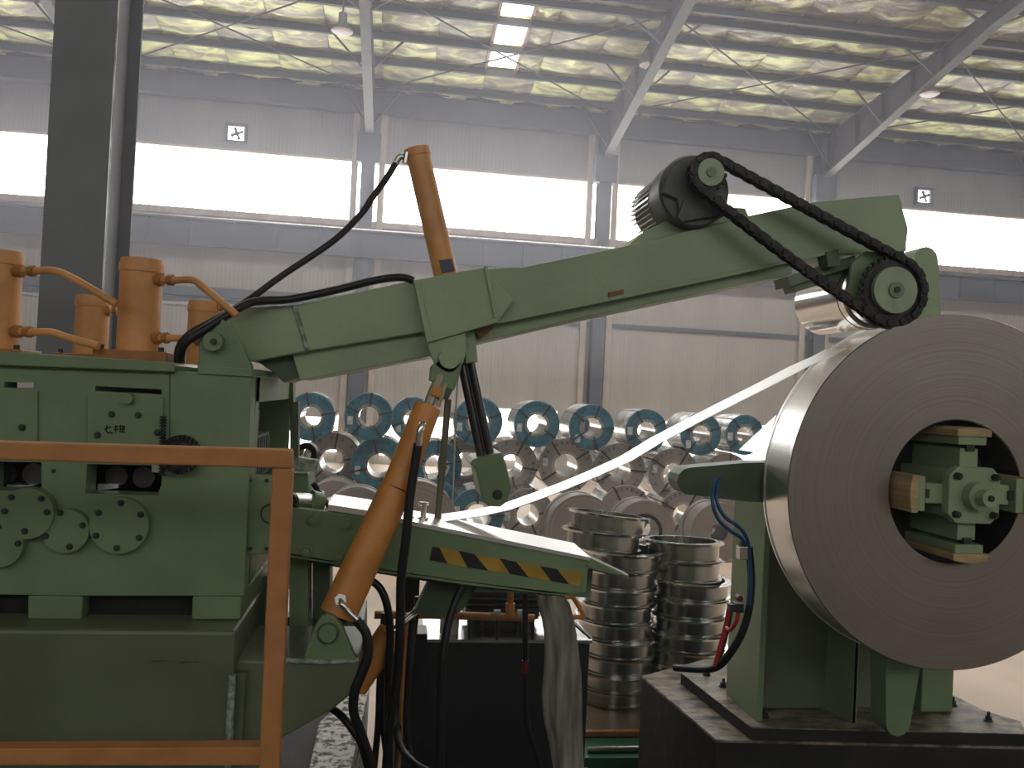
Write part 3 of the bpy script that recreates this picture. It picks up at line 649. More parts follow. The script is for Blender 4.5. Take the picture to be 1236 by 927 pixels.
# ================================================================= HOLD-DOWN ARM
AY = 3.0
t = thing('swing_arm', 'long green box-section arm rising to the right over the strip', 'machine arm', PY(256, 411, AY+.2)); ARM = t
part('arm_beam', slab([(262, 385), (290, 371), (355, 368), (500, 338), (600, 323), (632, 322), (700, 308), (757, 296), (905, 260), (985, 243), (1085, 234), (1097, 276), (1094, 300), (1045, 302), (1000, 304), (850, 337), (750, 357.5), (600, 388), (512, 401), (371, 424), (303, 437)], AY, AY+.42), 'green_veiled', t, bevel=.006)
part('lower_web', slab([(350, 420), (366, 416), (600, 380), (850, 330), (955, 306), (957, 331), (895, 343.5), (700, 384), (595, 409), (514, 431), (362, 459)], AY+.035, AY+.38), 'green_veiled', t, bevel=.004)
part('root_gusset', slab([(305, 432), (372, 420), (368, 452), (343, 462), (330, 450)], AY+.06, AY+.36), 'green_dark', t, bevel=.004)  # dark green puts the shade under the arm root into the colour
part('weld_seam', MB().tube([PY(355, 369, AY-.002), PY(363, 395, AY-.002), PY(371, 423, AY-.002)], .009, steps=3), 'weld', t)
part('flange_strip', slab([(600, 386), (850, 335.5), (1000, 302.5), (1094, 298), (1094, 303), (1000, 307), (850, 340), (600, 391)], AY-.012, AY+.02), 'green_veiled', t, bevel=.002)
part('collar_box', slab([(499, 338), (586, 322), (602, 343), (621, 362), (601, 389), (515, 414)], AY-.05, AY+.47), 'green_veiled', t, bevel=.006)
part('collar_rib', slab([(499, 338), (505, 337), (521, 408), (600, 383), (601, 389), (515, 414)], AY-.065, AY-.05), 'green_veiled', t, bevel=.003)
part('collar_rib', slab([(584, 321), (589, 320), (602, 384), (597, 386)], AY-.06, AY-.05), 'green_veiled', t, bevel=.003)
cl = [(515, 413), (562, 401), (563, 425), (559, 438), (549, 449), (538, 450), (527, 443), (520, 430)]
part('clevis_plate', slab(cl, AY-.05, AY-.02), 'green_veiled', t, bevel=.004); part('clevis_plate', slab(cl, AY+.1, AY+.13), 'green_veiled', t, bevel=.004)
part('clevis_pin', disc(543, 432, AY-.075, 13, .22), 'green_veiled', t, bevel=.004)
part('guide_block', slab([(561, 401), (573, 399), (577, 437), (562, 438)], AY+.0, AY+.3), 'green_veiled', t, bevel=.004)
part('bearing_shim', slab([(573, 392), (596, 389), (594, 398), (580, 408), (574, 402)], AY+.0, AY+.1), 'rust', t, 'rusty worn edge')
part('end_bolt', disc(1088, 304, AY-.01, 4, .05, n=12), 'bolt', t)
part('service_hole', disc(990, 260, AY-.002, 1.6, .004, n=12), 'void', t)
part('shim_plate', slab([(735, 353), (753, 349), (753, 355), (735, 359)], AY-.014, AY), 'rust', t)
part('shim_plate', slab([(997, 304), (1012, 301), (1015, 320), (1000, 322)], AY-.02, AY+.05), 'green_dark', t)
# motor on its seat plate
part('motor_seat', slab([(757, 297), (775, 281), (800, 268), (884, 250), (900, 251), (905, 262), (800, 287), (770, 300)], AY+.03, AY+.4), 'green_veiled', t, bevel=.006)
mc = PY(839, 230, AY-.03)
mt = part('drive_motor', MB().lathe(mc, (0, 1, 0), [(0, 0), (0, .13), (.012, .137), (.13, .137), (.15, .125), (.42, .11), (.44, .06), (.44, 0)], 40), 'motor_grey', t, 'dark grey geared motor')
fn = MB()
for k in range(40):
    an = k*2*math.pi/40; d = Vector((math.cos(an), 0, math.sin(an))); fn.bar(mc+d*.105+Vector((0, .17, 0)), mc+d*.105+Vector((0, .42, 0)), .006, .05, up=d)
part('cooling_fin', fn, 'galvanised', mt, kind='stuff')
part('gearbox_plate', slab([(800, 232), (806, 212), (820, 197), (843, 190), (866, 196), (874, 215), (879, 258), (855, 262), (822, 268), (818, 240)], AY-.05, AY-.03), 'motor_grey', mt, bevel=.003)
part('motor_foot', slab([(826, 240), (834, 262), (824, 268), (818, 262)], AY-.06, AY+.2), 'motor_grey', mt, bevel=.002)
part('motor_foot', slab([(872, 235), (880, 258), (868, 262)], AY-.06, AY+.2), 'motor_grey', mt, bevel=.002)
# sprockets and chain
SY = AY-.1
ms = PY(855, 210, SY); bs = PY(1076, 351, SY)
def sprocket(c, r, teeth, dr, name, parent):
    s = MB().cyl(c-Vector((0, .008, 0)), c+Vector((0, .008, 0)), r, n=48)
    for k in range(teeth):
        an = k*2*math.pi/teeth; d = Vector((math.cos(an), 0, math.sin(an))); s.bar(c+d*(r-.006), c+d*(r+.012), .012, .012, up=(0, 1, 0))
    o = part(name, s, 'chain', parent); fc = part('hub_disc', MB().cyl(c-Vector((0, .028, 0)), c, dr, n=40), 'green_pale', o, 'pale green disc', bevel=.003)
    return o
rm, rb = .058, .118
s1 = sprocket(ms, rm, 15, pxr(16.5, ms), 'sprocket', t); s2 = sprocket(bs, rb, 28, pxr(28, bs), 'sprocket', t)
part('shaft_end', MB().cyl(ms-Vector((0, .034, 0)), ms, .018, n=20), 'green', s1); part('shaft_end', MB().cyl(bs-Vector((0, .036, 0)), bs, .03, n=24), 'green', s2)
part('shaft_end', MB().cyl(bs-Vector((0, .04, 0)), bs+Vector((0, .1, 0)), .012, n=16), 'bolt', s2)
# closed chain path round both sprockets
d = Vector((bs.x-ms.x, 0, bs.z-ms.z)); L = d.length; ang = math.atan2(d.z, d.x); be = math.asin((rb-rm)/L)
def on(c, r, a_): return Vector((c.x+r*math.cos(a_), SY, c.z+r*math.sin(a_)))
au, al = ang+math.pi/2+be, ang-math.pi/2-be
path = []
pu0, pu1, pl1, pl0 = on(ms, rm+.006, au), on(bs, rb+.006, au), on(bs, rb+.006, al), on(ms, rm+.006, al)
for k in range(60): q = pu0.lerp(pu1, k/60); q.z += 0; path.append(q)
for k in range(60): path.append(on(bs, rb+.006, au-(au-al)*k/60))
for k in range(60): q = pl1.lerp(pl0, k/60); q.z -= .012*math.sin(math.pi*k/60); path.append(q)
for k in range(40): path.append(on(ms, rm+.006, al-(2*math.pi-(au-al))*k/40))
path.append(path[0])
PIT_ = .027; pts = [path[0]]; acc = 0
for a, b in zip(path[:-1], path[1:]):
    l = (b-a).length; s_ = PIT_-acc
    while s_ <= l: pts.append(a.lerp(b, s_/l)); s_ += PIT_
    acc = (acc+l) % PIT_
ch = MB()
for i, (a, b) in enumerate(zip(pts, pts[1:]+pts[:1])):
    if (b-a).length > .05 or (b-a).length < .01: continue
    ch.cyl(a-Vector((0, .026, 0)), a+Vector((0, .026, 0)), .011, n=8)
    for o_ in ((-.022, .022) if i % 2 else (-.016, .016)):
        e = (b-a)*.15; q = Vector((0, o_, 0)); ch.bar(a-e+q, b+e+q, .005, .028)
part('drive_chain', ch, 'chain', t, 'dark roller chain from motor to roller', kind='stuff')
# pressure roller and its brackets
part('bracket_plate', slab([(1028, 318), (1045, 303), (1085, 305), (1103, 322), (1112, 352), (1100, 382), (1075, 398), (1052, 392), (1034, 372), (1026, 345)], AY-.055, AY-.035), 'green', t, bevel=.004)
rc = Vector((bs.x, 0, bs.z)); RR = .135
part('pressure_roller', MB().lathe(rc+Vector((0, AY-.03, 0)), (0, 1, 0), [(0, 0), (0, RR-.01), (.04, RR-.01), (.045, RR), (.43, RR), (.44, RR-.008), (.44, 0)], 64), 'chrome', t, 'polished steel roller')
part('roller_groove', MB().lathe(rc+Vector((0, AY+.05, 0)), (0, 1, 0), [(0, RR), (.004, RR+.002), (.008, RR)], 64), 'rod_dark', t)
q = PY(985, 322, AY+.35)
part('roller_carrier', slab([(950, 334), (1032, 308), (1036, 320), (953, 346)], AY+.04, AY+.16), 'green', t, bevel=.003)
part('roller_carrier', slab([(957, 345), (1030, 322), (1034, 330), (960, 353)], AY+.07, AY+.16), 'green', t, bevel=.003)

# press cylinder passing through the arm
PYC = AY+.2
a, b = PY(503, 181, PYC), PY(541, 345, PYC); c2 = PY(569, 452, PYC-.05)
t = thing('press_cylinder', 'slim orange hydraulic cylinder standing upright through the green arm, foot on dark rods', 'hydraulic cylinder', a)
part('barrel', MB().cyl(a, b, pxr(14.5, a), n=32), 'orange_veiled', t, 'orange barrel', bevel=.004)
part('end_cap', MB().cyl(a+(a-b).normalized()*.004, a+(b-a)*.05, pxr(15.5, a), n=32), 'orange_veiled', t)
part('port_fitting', MB().tube([PY(489, 191, PYC-.03), PY(483, 189, PYC-.03), PY(478, 196, PYC-.03)], .012).cyl(PY(491, 184, PYC-.04), PY(489, 197, PYC-.04), .01, n=8), 'galvanised', t)
part('sight_slot', slab([(530, 314), (545, 312), (549, 326), (533, 329)], PYC-.055, PYC-.03), 'steel_far', t, 'grey block at the lower barrel')
e0 = PY(566, 436, PYC-.1); e1 = PY(589, 566, PYC-.1)
for off, rr_ in ((-5.5, 5.2), (6, 5.2)):
    part('guide_rod', MB().cyl(PY(541+off, 335, PYC-.1), PY(589+off, 566, PYC-.1), pxr(rr_, e0), n=20), 'rod_dark', t)
part('piston_rod', MB().cyl(PY(543, 335, PYC), PY(590, 566, PYC), pxr(5, e0), n=20), 'rod_dark', t)
part('press_foot', slab([(567, 560), (572, 554), (577, 553), (590, 550), (606, 546), (611, 560), (618, 590), (613, 605), (604, 612), (590, 611), (581, 600), (577, 578), (574, 565)], PYC-.17, PYC+.06), 'green', t, 'dark green press foot', bevel=.006)
bolt(600.5, 597, PYC-.17, 4, t, h=.015)

# lift cylinder
t = thing('lift_cylinder', 'thick orange hydraulic cylinder leaning in front of the threading table', 'hydraulic cylinder', PY(395, 765, MY+.05))
a, m_, b = PY(408, 742, MY+.03), PY(478, 590, MY+.1), PY(516, 491, MY+.17)
part('barrel', MB().cyl(a, m_, .062, .056, n=36).cyl(m_, b, .051, .048, n=36), 'orange', t, bevel=.004)
tp = PY(540, 433, MY+.24)
part('piston_rod', MB().cyl(b, PY(533, 452, MY+.22), .02, n=24).cyl(b+Vector((.035, 0, .005)), PY(541, 456, MY+.22), .01, n=16), 'chrome', t, 'shiny steel rod')
part('rod_clamp', slab([(524, 465), (535, 469), (531, 480), (519, 476)], MY+.16, MY+.24), 'orange', t, bevel=.004)
part('rod_clevis', slab([(521, 442), (531, 432), (556, 438), (560, 428), (555, 452), (548, 472), (519, 459)], MY+.2, MY+.34), 'green', t, bevel=.006)
part('rod_clevis_end', slab([(535, 464), (548, 469), (540, 484), (532, 480)], MY+.2, MY+.3), 'green_dark', t, bevel=.004)
part('base_eye', MB().cyl(PY(395.5, 765, MY), PY(395.5, 765, MY+.0)+Vector((0, .11, 0)), .045, n=24).cyl(PY(398, 762, MY+.05), a, .035, n=20), 'green_dark', t)
part('port_fitting', MB().tube([PY(509, 516, MY+.06), PY(510, 512, MY+.03), PY(507, 520, MY+.02), PY(505, 538, MY+.02)], .011, n=10), 'chrome', t, 'bright hose fitting')
part('port_fitting', MB().tube([PY(411, 725, MY-.04), PY(413, 729, MY-.06), PY(420, 738, MY-.06), PY(431, 748, MY-.06)], .01, n=10).cyl(PY(411, 724, MY-.045), PY(411, 724, MY-.02), .02, n=6), 'chrome', t, 'bright hose fitting')
# second, lower cylinder under the table
t = thing('tilt_cylinder', 'short orange hydraulic cylinder low under the threading table, behind black hoses', 'hydraulic cylinder', PY(436, 820, 3.2))
a, b = PY(428, 828, 3.2), PY(472, 763, 3.2); part('barrel', MB().cyl(a, b, .052, n=28), 'orange', t, bevel=.003)
part('piston_rod', MB().cyl(b, PY(502, 740, 3.25), .012, n=16), 'chrome', t)
part('piston_rod', MB().cyl(b+Vector((.02, 0, .02)), PY(505, 733, 3.25), .008, n=16), 'chrome', t)
solo('tilt_lug', slab([(520, 697), (578, 705), (560, 735), (545, 746), (520, 745), (500, 740), (505, 728)], 3.2, 3.27), 'green_dark', 'dark green pin lug hanging under the threading table', 'bracket', bevel=.004)

# ================================================================= THREADING TABLE
TY = 3.0
t = thing('threading_table', 'sloping green threading table with black and yellow hazard stripes', 'machine table', PY(500, 700, TY))
part('side_plate', slab([(349, 612), (400, 618), (440, 622), (500, 633), (600, 654), (711, 675), (707, 716), (690, 719), (660, 717), (564, 704), (449, 687), (349, 670)], TY, TY+.03), 'green', t, bevel=.004)
part('side_plate', slab([(349, 612), (440, 622), (500, 633), (600, 654), (711, 675), (707, 716), (564, 704), (349, 670)], TY+.36, TY+.28), 'green', t)
part('deck_plate', slab([(396, 609), (450, 617), (500, 630), (600, 650), (713, 673), (712, 677), (600, 655), (500, 635), (450, 624), (396, 616)], TY-.01, TY+.28), 'strip', t, 'bright worn steel deck')
part('wear_plate', slab([(396, 606), (450, 613), (500, 624), (500, 629), (450, 619), (396, 611)], TY+.08, TY+.24), 'brushed', t)
tip = [PY(711, 673, TY), PY(759, 695, TY+.02), PY(757, 692, TY+.2), PY(690, 660, TY+.28)]
part('tip_plate', MB().prism(tip, (0, 0, -.012)), 'green', t, 'pointed sloping tip')
part('tip_plate', slab([(711, 676), (757, 695), (740, 693), (707, 684)], TY+.0, TY+.02), 'green', t)
part('bottom_plate', slab([(349, 668), (449, 685), (564, 702), (690, 717), (690, 720), (564, 706), (449, 689), (349, 672)], TY, TY+.28), 'green', t)
for x, y in ((378, 627), (418, 632), (370, 665), (409, 671)):
    bolt(x, y, TY, 5.2, t, m='green', h=.022)
SB = [((90, 742), (125, 745), (165, 825), (78, 808)), ((220, 762), (300, 778), (368, 860), (265, 845)), ((425, 800), (510, 818), (570, 895), (475, 875)), ((625, 838), (710, 852), (770, 927), (680, 912))]
zz = lambda p: (500+p[0]/4.12, 480+p[1]/4.12)
for s_ in SB: part('black_stripe', slab([zz(p) for p in s_], TY-.0035, TY), 'black_paint', t, 'black slanted stripe')
SYL = [((125, 746), (220, 763), (265, 843), (165, 825)), ((300, 779), (425, 801), (475, 874), (368, 859)), ((510, 819), (625, 839), (680, 911), (570, 894)), ((710, 853), (835, 870), (825, 935), (770, 926))]
for s_ in SYL: part('yellow_stripe', slab([zz(p) for p in s_], TY-.003, TY), 'yellow', t, 'yellow slanted stripe')
part('support_leg', slab([(349, 672), (372, 675), (372, 790), (349, 790)], 3.15, 3.3), 'green', t, bevel=.004)
part('support_leg', slab([(377, 678), (398, 681), (398, 748), (377, 748)], 3.2, 3.36), 'green_dark', t, bevel=.004)
sg = part('support_beam', slab([(345, 745), (440, 748), (440, 800), (345, 798)], 3.3, 3.6), 'green_dark', t, bevel=.004)
# rollers and fittings at the machine mouth
t = thing('entry_roller', 'bright steel entry roller with green end flanges at the machine mouth', 'roller', PY(360, 606, 3.1))
c = PY(357, 606, 3.0); c_b = c+Vector((0, .35, 0))
p1, p2 = PY(352, 612, 3.05), PY(378, 600, 3.15)
part('roller', MB().cyl(PY(352, 605, 3.05), PY(374, 606, 3.12), .032, n=28), 'strip', t)
part('end_flange', MB().cyl(PY(374, 606, 3.12), PY(386, 609, 3.14), .045, n=28), 'green', t)
part('end_flange', MB().cyl(PY(348, 607, 3.03), PY(352, 607, 3.04), .042, n=28), 'rod_dark', t)
solo('hose_guard', slab([(352, 571), (372, 571), (373, 597), (386, 603), (386, 610), (352, 596)], 3.25, 3.5), 'green', 'green bracket block behind the bright entry roller', 'bracket', bevel=.004)
solo('nozzle_block', slab([(351, 551), (384, 556), (383, 570), (368, 568), (352, 570)], 3.2, 3.26), 'weld', 'pale rectangular nozzle block over the entry roller', 'nozzle')
solo('green_upright', slab([(354, 485), (360, 485), (360, 552), (354, 550)], 3.2, 3.26), 'green_dark', 'thin dark green upright bar beside the leftmost blue coil', 'post')
solo('upper_linkage', slab([(350, 448), (354, 448), (354, 552), (350, 552)], 3.72, 3.8), 'green', 'narrow green rear frame edge at the machine mouth', 'post')
c = PY(369, 548, 3.4); solo('hand_wheel', MB().lathe(c, (.2, 1, 0), [(0, .022), (0, .045), (.04, .045), (.04, .022), (0, .022)], 28), 'rubber', 'small black rubber wheel in front of the leftmost coils', 'wheel')
# pole and thin cable behind the table
solo('slim_pole', MB().cyl(PY(541, 482, 3.2), PY(528, 630, 3.2), .0135, n=12), 'pole', 'slim olive pole standing on the threading table deck', 'pole')
solo('thin_cable', MB().tube([PY(553, 450, 3.6), PY(550, 500, 3.6), PY(548, 560, 3.6), PY(545, 632, 3.55)], .004, n=6), 'white_cable', 'thin white cable beside the slim olive pole', 'cable')
solo('silver_bobbin', MB().lathe(PY(510.5, 627, 3.1), (0, 0, 1), [(0, 0), (0, .02), (.008, .02), (.01, .01), (.05, .01), (.055, .019), (.065, .019), (.065, 0)], 20), 'chrome', 'small silver guide bobbin standing on the table deck', 'bobbin')
solo('limit_lever', MB().tube([PY(378, 583, 3.3), PY(384, 592, 3.3), PY(392, 604, 3.25), PY(400, 612, 3.2)], .012), 'rubber', 'short black lever by the entry roller', 'lever')

# ================================================================= STEEL STRIP from the coil down to the table
FE = [(1022, 420), (1007, 428), (976, 442), (930, 466), (880, 491), (840, 511.5), (800, 533), (762, 556), (718, 576), (684, 590), (655, 601), (616, 615), (585, 622), (550, 627), (514, 632), (480, 630)]
Y0, Y1 = 3.15, 3.33
P = [PY(x, y, Y0) for x, y in FE]
t_ = MB(); vs = []
for p in P: vs += [p, Vector((p.x, Y1, p.z))]
nn = len(P); tk = Vector((0, 0, -.003))
t_.add(vs, [(2*i, 2*i+1, 2*i+3, 2*i+2) for i in range(nn-1)], True)
t_.add([v+tk for v in vs], [(2*i+2, 2*i+3, 2*i+1, 2*i) for i in range(nn-1)], True)
t_.add(vs+[v+tk for v in vs], [(2*i, 2*i+2, 2*nn+2*i+2, 2*nn+2*i) for i in range(nn-1)]+[(2*i+1, 2*i+3, 2*nn+2*i+3, 2*nn+2*i+1) for i in range(nn-1)], False)
solo('steel_strip', t_, 'strip', 'bright white steel strip running from the big coil down to the table', 'steel strip')

# ================================================================= BIG COIL + DECOILER
CC = PY(1154, 594, 3.13); CR, CB = .735, .298
t = thing('steel_coil', 'huge wound steel coil on the decoiler at the right', 'steel coil', CC)
sd = MB().lathe(CC, (0, 1, 0), [(.004, CB), (.004, CR-.001), (.004, CR), (.22, CR), (.22, CB)], 128)
part('wound_strip', sd, 'brushed', t)
part('coil_face', MB().lathe(CC, (0, 1, 0), [(.003, CB+.001), (0, CB+.004), (0, CR-.003), (.004, CR)], 128), 'coil_face', t, 'brownish grey wound edges')
part('bore_shade', MB().lathe(CC, (0, 1, 0), [(.004, CB), (.22, CB), (.22, CB+.001)], 96), 'rod_dark', t)  # bore surface darkened to hold its shade; no separate lining
part('outer_wrap', MB().lathe(CC, (0, 1, 0), [(.21, CR+.001), (.21, CR+.004), (.222, CR+.004)], 128), 'strip', t)
# loose flap of the sheet behind the coil's left side
fa, fb = PY(937, 501, 3.36), PY(921, 548, 3.36)
solo('sheet_flap', MB().prism([fa, fb, fb+Vector((0, .25, 0))], (.004, 0, .001)), 'strip', 'bright triangular sheet corner at the left side of the big coil', 'sheet')
# mandrel
t = thing('decoiler_mandrel', 'green expanding mandrel with wooden pads inside the big coil', 'mandrel', PY(1154, 594, 3.3)); 
MC = Vector((CC.x, 0, CC.z)); mf = 3.02
def oct_pts(c, Y, h, ch_): return [Vector((c.x+x, Y, c.z+z)) for x, z in ((-h, -h+ch_), (-h+ch_, -h), (h-ch_, -h), (h, -h+ch_), (h, h-ch_), (h-ch_, h), (-h+ch_, h), (-h, h-ch_))]
part('hub_plate', MB().prism(oct_pts(MC, mf, .112, .035), (0, .045, 0)), 'green_veiled', t, bevel=.004)
part('hub_body', MB().box(MC.x-.095, MC.x+.095, mf+.045, 3.6, MC.z-.095, MC.z+.095), 'green_veiled', t, bevel=.006)
part('shaft_boss', MB().cyl((MC.x, mf-.045, MC.z), (MC.x, mf, MC.z), .056, n=36), 'green_veiled', t, bevel=.004)
part('shaft_end', MB().cyl((MC.x, mf-.09, MC.z), (MC.x, mf-.045, MC.z), .033, n=30), 'green_pale', t, bevel=.003)
part('centre_screw', MB().cyl((MC.x, mf-.1, MC.z), (MC.x, mf-.088, MC.z), .012, n=8), 'bolt', t)
for sx in (-1, 1):
    for sz in (-1, 1):
        part('bolt', MB().cyl((MC.x+sx*.082, mf-.02, MC.z+sz*.076), (MC.x+sx*.082, mf+.002, MC.z+sz*.076), .015, n=6).cyl((MC.x+sx*.082, mf-.028, MC.z+sz*.076), (MC.x+sx*.082, mf, MC.z+sz*.076), .009, n=10), 'bolt', t)
for k in range(4):
    a_ = math.pi/2*k+.01; d = Vector((math.cos(a_), 0, math.sin(a_))); tg = Vector((-d.z, 0, d.x))
    c = MC.copy()
    jaw = MB()
    def bx(d0, d1, w, ya, yb):
        q = [c+d*d0-tg*w, c+d*d0+tg*w, c+d*d1+tg*w, c+d*d1-tg*w]; return MB().prism([Vector((p.x, ya, p.z)) for p in q], (0, yb-ya, 0))
    part('jaw_arm', bx(.09, .185, .04, mf+.04, 3.45), 'green_veiled', t, bevel=.004)
    part('jaw_screw', bx(.175, .205, .018, mf+.03, mf+.07), 'bolt', t)
    part('jaw_plate', bx(.2, .235, .062 if k % 2 else .07, mf+.02, 3.42), 'green_veiled', t, bevel=.004)
    arc = []; R0, R1 = .235, .272; w_ = .075
    n_ = 8; qs = []
    for i in range(n_+1):
        s_ = -w_+2*w_*i/n_; qs.append(c+tg*s_+d*math.sqrt(R1*R1-s_*s_))
    qs += [c+tg*w_+d*R0, c-tg*w_+d*R0]
    part('wooden_pad', MB().prism([Vector((p.x, mf+.01, p.z)) for p in qs], (0, .1, 0)), 'wood', t, 'pale wooden pad', bevel=.003)
    part('wooden_pad', MB().prism([Vector((p.x, mf+.115, p.z)) for p in qs], (0, .3, 0)), 'wood', t, 'worn wooden pad', bevel=.003)
part('drive_shaft', MB().cyl((MC.x, 3.5, MC.z), (MC.x, 4.4, MC.z), .13, n=36), 'black_paint', t)
# retaining spider behind the coil: four tapered arms
t = thing('coil_retainer', 'green four-armed retainer cross behind the big coil', 'retainer', Vector((CC.x, 3.42, CC.z)))
RA = 1.11
for k, (a_, mm) in enumerate(((math.radians(90.5), 'green_veiled'), (math.radians(181), 'green_dark'), (math.radians(267.5), 'green'), (0, 'green'))):
    d = Vector((math.cos(a_), 0, math.sin(a_))); tg = Vector((-d.z, 0, d.x)); c = Vector((CC.x, 3.38, CC.z)); pts_ = []; RA = (1.06, 1.11, 1.11, 1.08)[k]
    for r_, w in ((.2, .11), (RA-.3, .082), (RA-.06, .058)): pts_.append(c+d*r_-tg*w)
    for j in range(7): b_ = -math.pi/2+math.pi*j/6; pts_.append(c+d*(RA-.06+.058*math.cos(b_))+tg*.058*math.sin(b_))
    for r_, w in ((RA-.06, .058), (RA-.3, .082), (.2, .11)): pts_.append(c+d*r_+tg*w)
    part('retainer_arm', MB().prism(pts_, (0, .12, 0)), mm, t, bevel=.006)
part('retainer_hub', MB().cyl((CC.x, 3.37, CC.z), (CC.x, 3.55, CC.z), .36, n=48), 'black_paint', t)
# stand
PZT = .84
t = thing('decoiler_stand', 'dark green decoiler stand bolted to the plinth behind the coil', 'machine stand', (CC.x, 4.1, PZT+.06))
sx0 = PY(914, 850, 3.75).x
sx1 = PY(1150, 830, 3.85).x
part('gearbox_housing', MB().box(sx0+.035, sx1-.25, 3.9, 4.12, PZT+.06, CC.z+.0), 'green_shaded', t, bevel=.01)
part('front_post', MB().box(sx0, sx0+.03, 3.75, 4.12, PZT+.06, CC.z+.03), 'green', t, bevel=.004)
xx1, xx2 = PY(986, 855, 3.95).x, PY(1028, 872, 3.72).x
part('stiffener_plate', MB().prism([(xx1, 3.95, PZT+.06), (xx1, 3.95, PZT+.9), (xx2, 3.72, PZT+.9), (xx2, 3.72, PZT+.06)], (.02, 0, 0)), 'green', t, bevel=.003)
part('stiffener_plate', MB().box(xx2-.0, xx2+.025, 3.72, 3.9, PZT+.06, PZT+.9), 'green', t, bevel=.003)
xa, xb = PY(1112, 850, 3.85).x, PY(1150, 850, 3.85).x
part('side_post', MB().box(xa, xb, 3.85, 4.3, PZT+.06, PZT+.9), 'green', t, bevel=.006)
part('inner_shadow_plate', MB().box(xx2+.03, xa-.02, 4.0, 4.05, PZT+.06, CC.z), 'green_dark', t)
# plinth and base plate
t = thing('machine_plinth', 'dark concrete plinth with a dusty top under the decoiler', 'plinth', (2, 3.6, 0))
BZT = PZT+.06
b1, b2, b3, b4 = PZ(822, 812, BZT), PZ(907, 878, BZT), PZ(1244, 886, BZT), PZ(1149, 838, BZT)
dn = lambda p: Vector((p.x, p.y, PZT))
top = [PZ(775, 816, PZT), PZ(865, 893, PZT), dn(b2)-Vector((0, .004, 0)), dn(b3)-Vector((0, .004, 0)), dn(b3)+Vector((.2, .3, 0)), dn(b4)+Vector((.05, .05, 0)), PZ(1000, 800, PZT), PZ(850, 796, PZT)]
part('plinth_block', MB().prism([Vector((p.x, p.y, PZT-.012)) for p in top], (0, 0, -PZT+.012)), 'plinth', t, bevel=.01)
part('plinth_top', MB().prism([Vector((p.x, p.y, PZT)) for p in top], (0, 0, -.012)), 'plinth_top', t, 'dusty worn top')
t = thing('base_plate', 'thick dusty steel base plate bolted on the plinth', 'base plate', (2.4, 3.4, PZT))
bp_ = [b1, b2, b3+(b3-b4)*0.0, b4]
part('plate', MB().prism([p-Vector((0, 0, .004)) for p in bp_], (0, 0, -.054)), 'plinth', t)
part('plate_top', MB().prism(bp_, (0, 0, -.004)), 'plinth_top', t, 'dusty oily upper face')
for x, y in ((853, 815), (873, 829), (898, 847), (923, 866), (1150, 851), (1193, 870)):
    c = PZ(x, y, BZT); part('anchor_bolt', MB().cyl(c-Vector((0, 0, .003)), c+Vector((0, 0, .006)), .022, n=16).cyl(c, c+Vector((0, 0, .024)), .016, n=6).cyl(c, c+Vector((0, 0, .045)), .008, n=8), 'bolt', t)
t = thing('solenoid_valve', 'small grey solenoid valve on the stand edge where the blue hoses end', 'valve', PY(897, 666, 3.3))
part('valve_body', slab([(893, 660), (903, 660), (903, 676), (893, 676)], 3.28, 3.32), 'galvanised', t, bevel=.002)
part('coil_plug', slab([(895, 654), (901, 654), (901, 660), (895, 660)], 3.285, 3.31), 'black_paint', t)
# hoses on the stand
def hose(name, pts_, r, m, label, cat='hose', group=None, n=8): return solo(name, MB().tube([PY(*p) for p in pts_], r, n=n), m, label, cat, group)
hose('air_hose', [(866, 578, 3.3), (860, 592, 3.28), (861, 612, 3.26), (868, 628, 3.26), (882, 641, 3.26), (895, 650, 3.28), (901, 662, 3.3)], .008, 'blue_hose', 'left one of the pair of blue hoses beside the decoiler stand', group='blue hoses')
hose('air_hose', [(870, 577, 3.3), (865, 590, 3.28), (866, 608, 3.26), (875, 624, 3.26), (889, 634, 3.26), (899, 645, 3.28), (904, 662, 3.3), (906, 700, 3.3), (904, 730, 3.3)], .008, 'blue_hose', 'right one of the pair of blue hoses, running down the stand', group='blue hoses')
hose('rubber_hose', [(904, 660, 3.34), (907, 700, 3.34), (904, 735, 3.34), (895, 765, 3.36), (880, 790, 3.42), (867, 804, 3.5), (850, 808, 3.6), (815, 806, 3.8)], .017, 'rubber', 'black hose curving down the left edge of the decoiler stand')
hose('red_hose', [(891, 738, 3.36), (889, 750, 3.36), (882, 760, 3.4), (877, 758, 3.45)], .009, 'red_hose', 'short curled red hose below the black valve', group='red hoses')
hose('red_hose', [(880, 735, 3.5), (875, 760, 3.5), (868, 785, 3.5), (863, 804, 3.5)], .011, 'red_hose', 'straight red hose beside the shorter spool stack', group='red hoses')
hose('red_hose', [(884, 730, 3.52), (879, 758, 3.52), (872, 785, 3.52), (867, 804, 3.52)], .008, 'rubber', 'black tube running beside the straight red hose')
t = thing('air_valve', 'small black air valve on the decoiler stand edge', 'valve', PY(893, 728, 3.3))
part('valve_body', slab([(888, 729), (898, 729), (898, 740), (888, 740)], 3.3, 3.34), 'black_paint', t, bevel=.002); part('valve_body', slab([(881, 730), (887, 730), (887, 739), (881, 739)], 3.3, 3.33), 'black_paint', t)
part('knob', disc(893.5, 723, 3.3, 3.8, .03, n=16), 'red_cap', t)

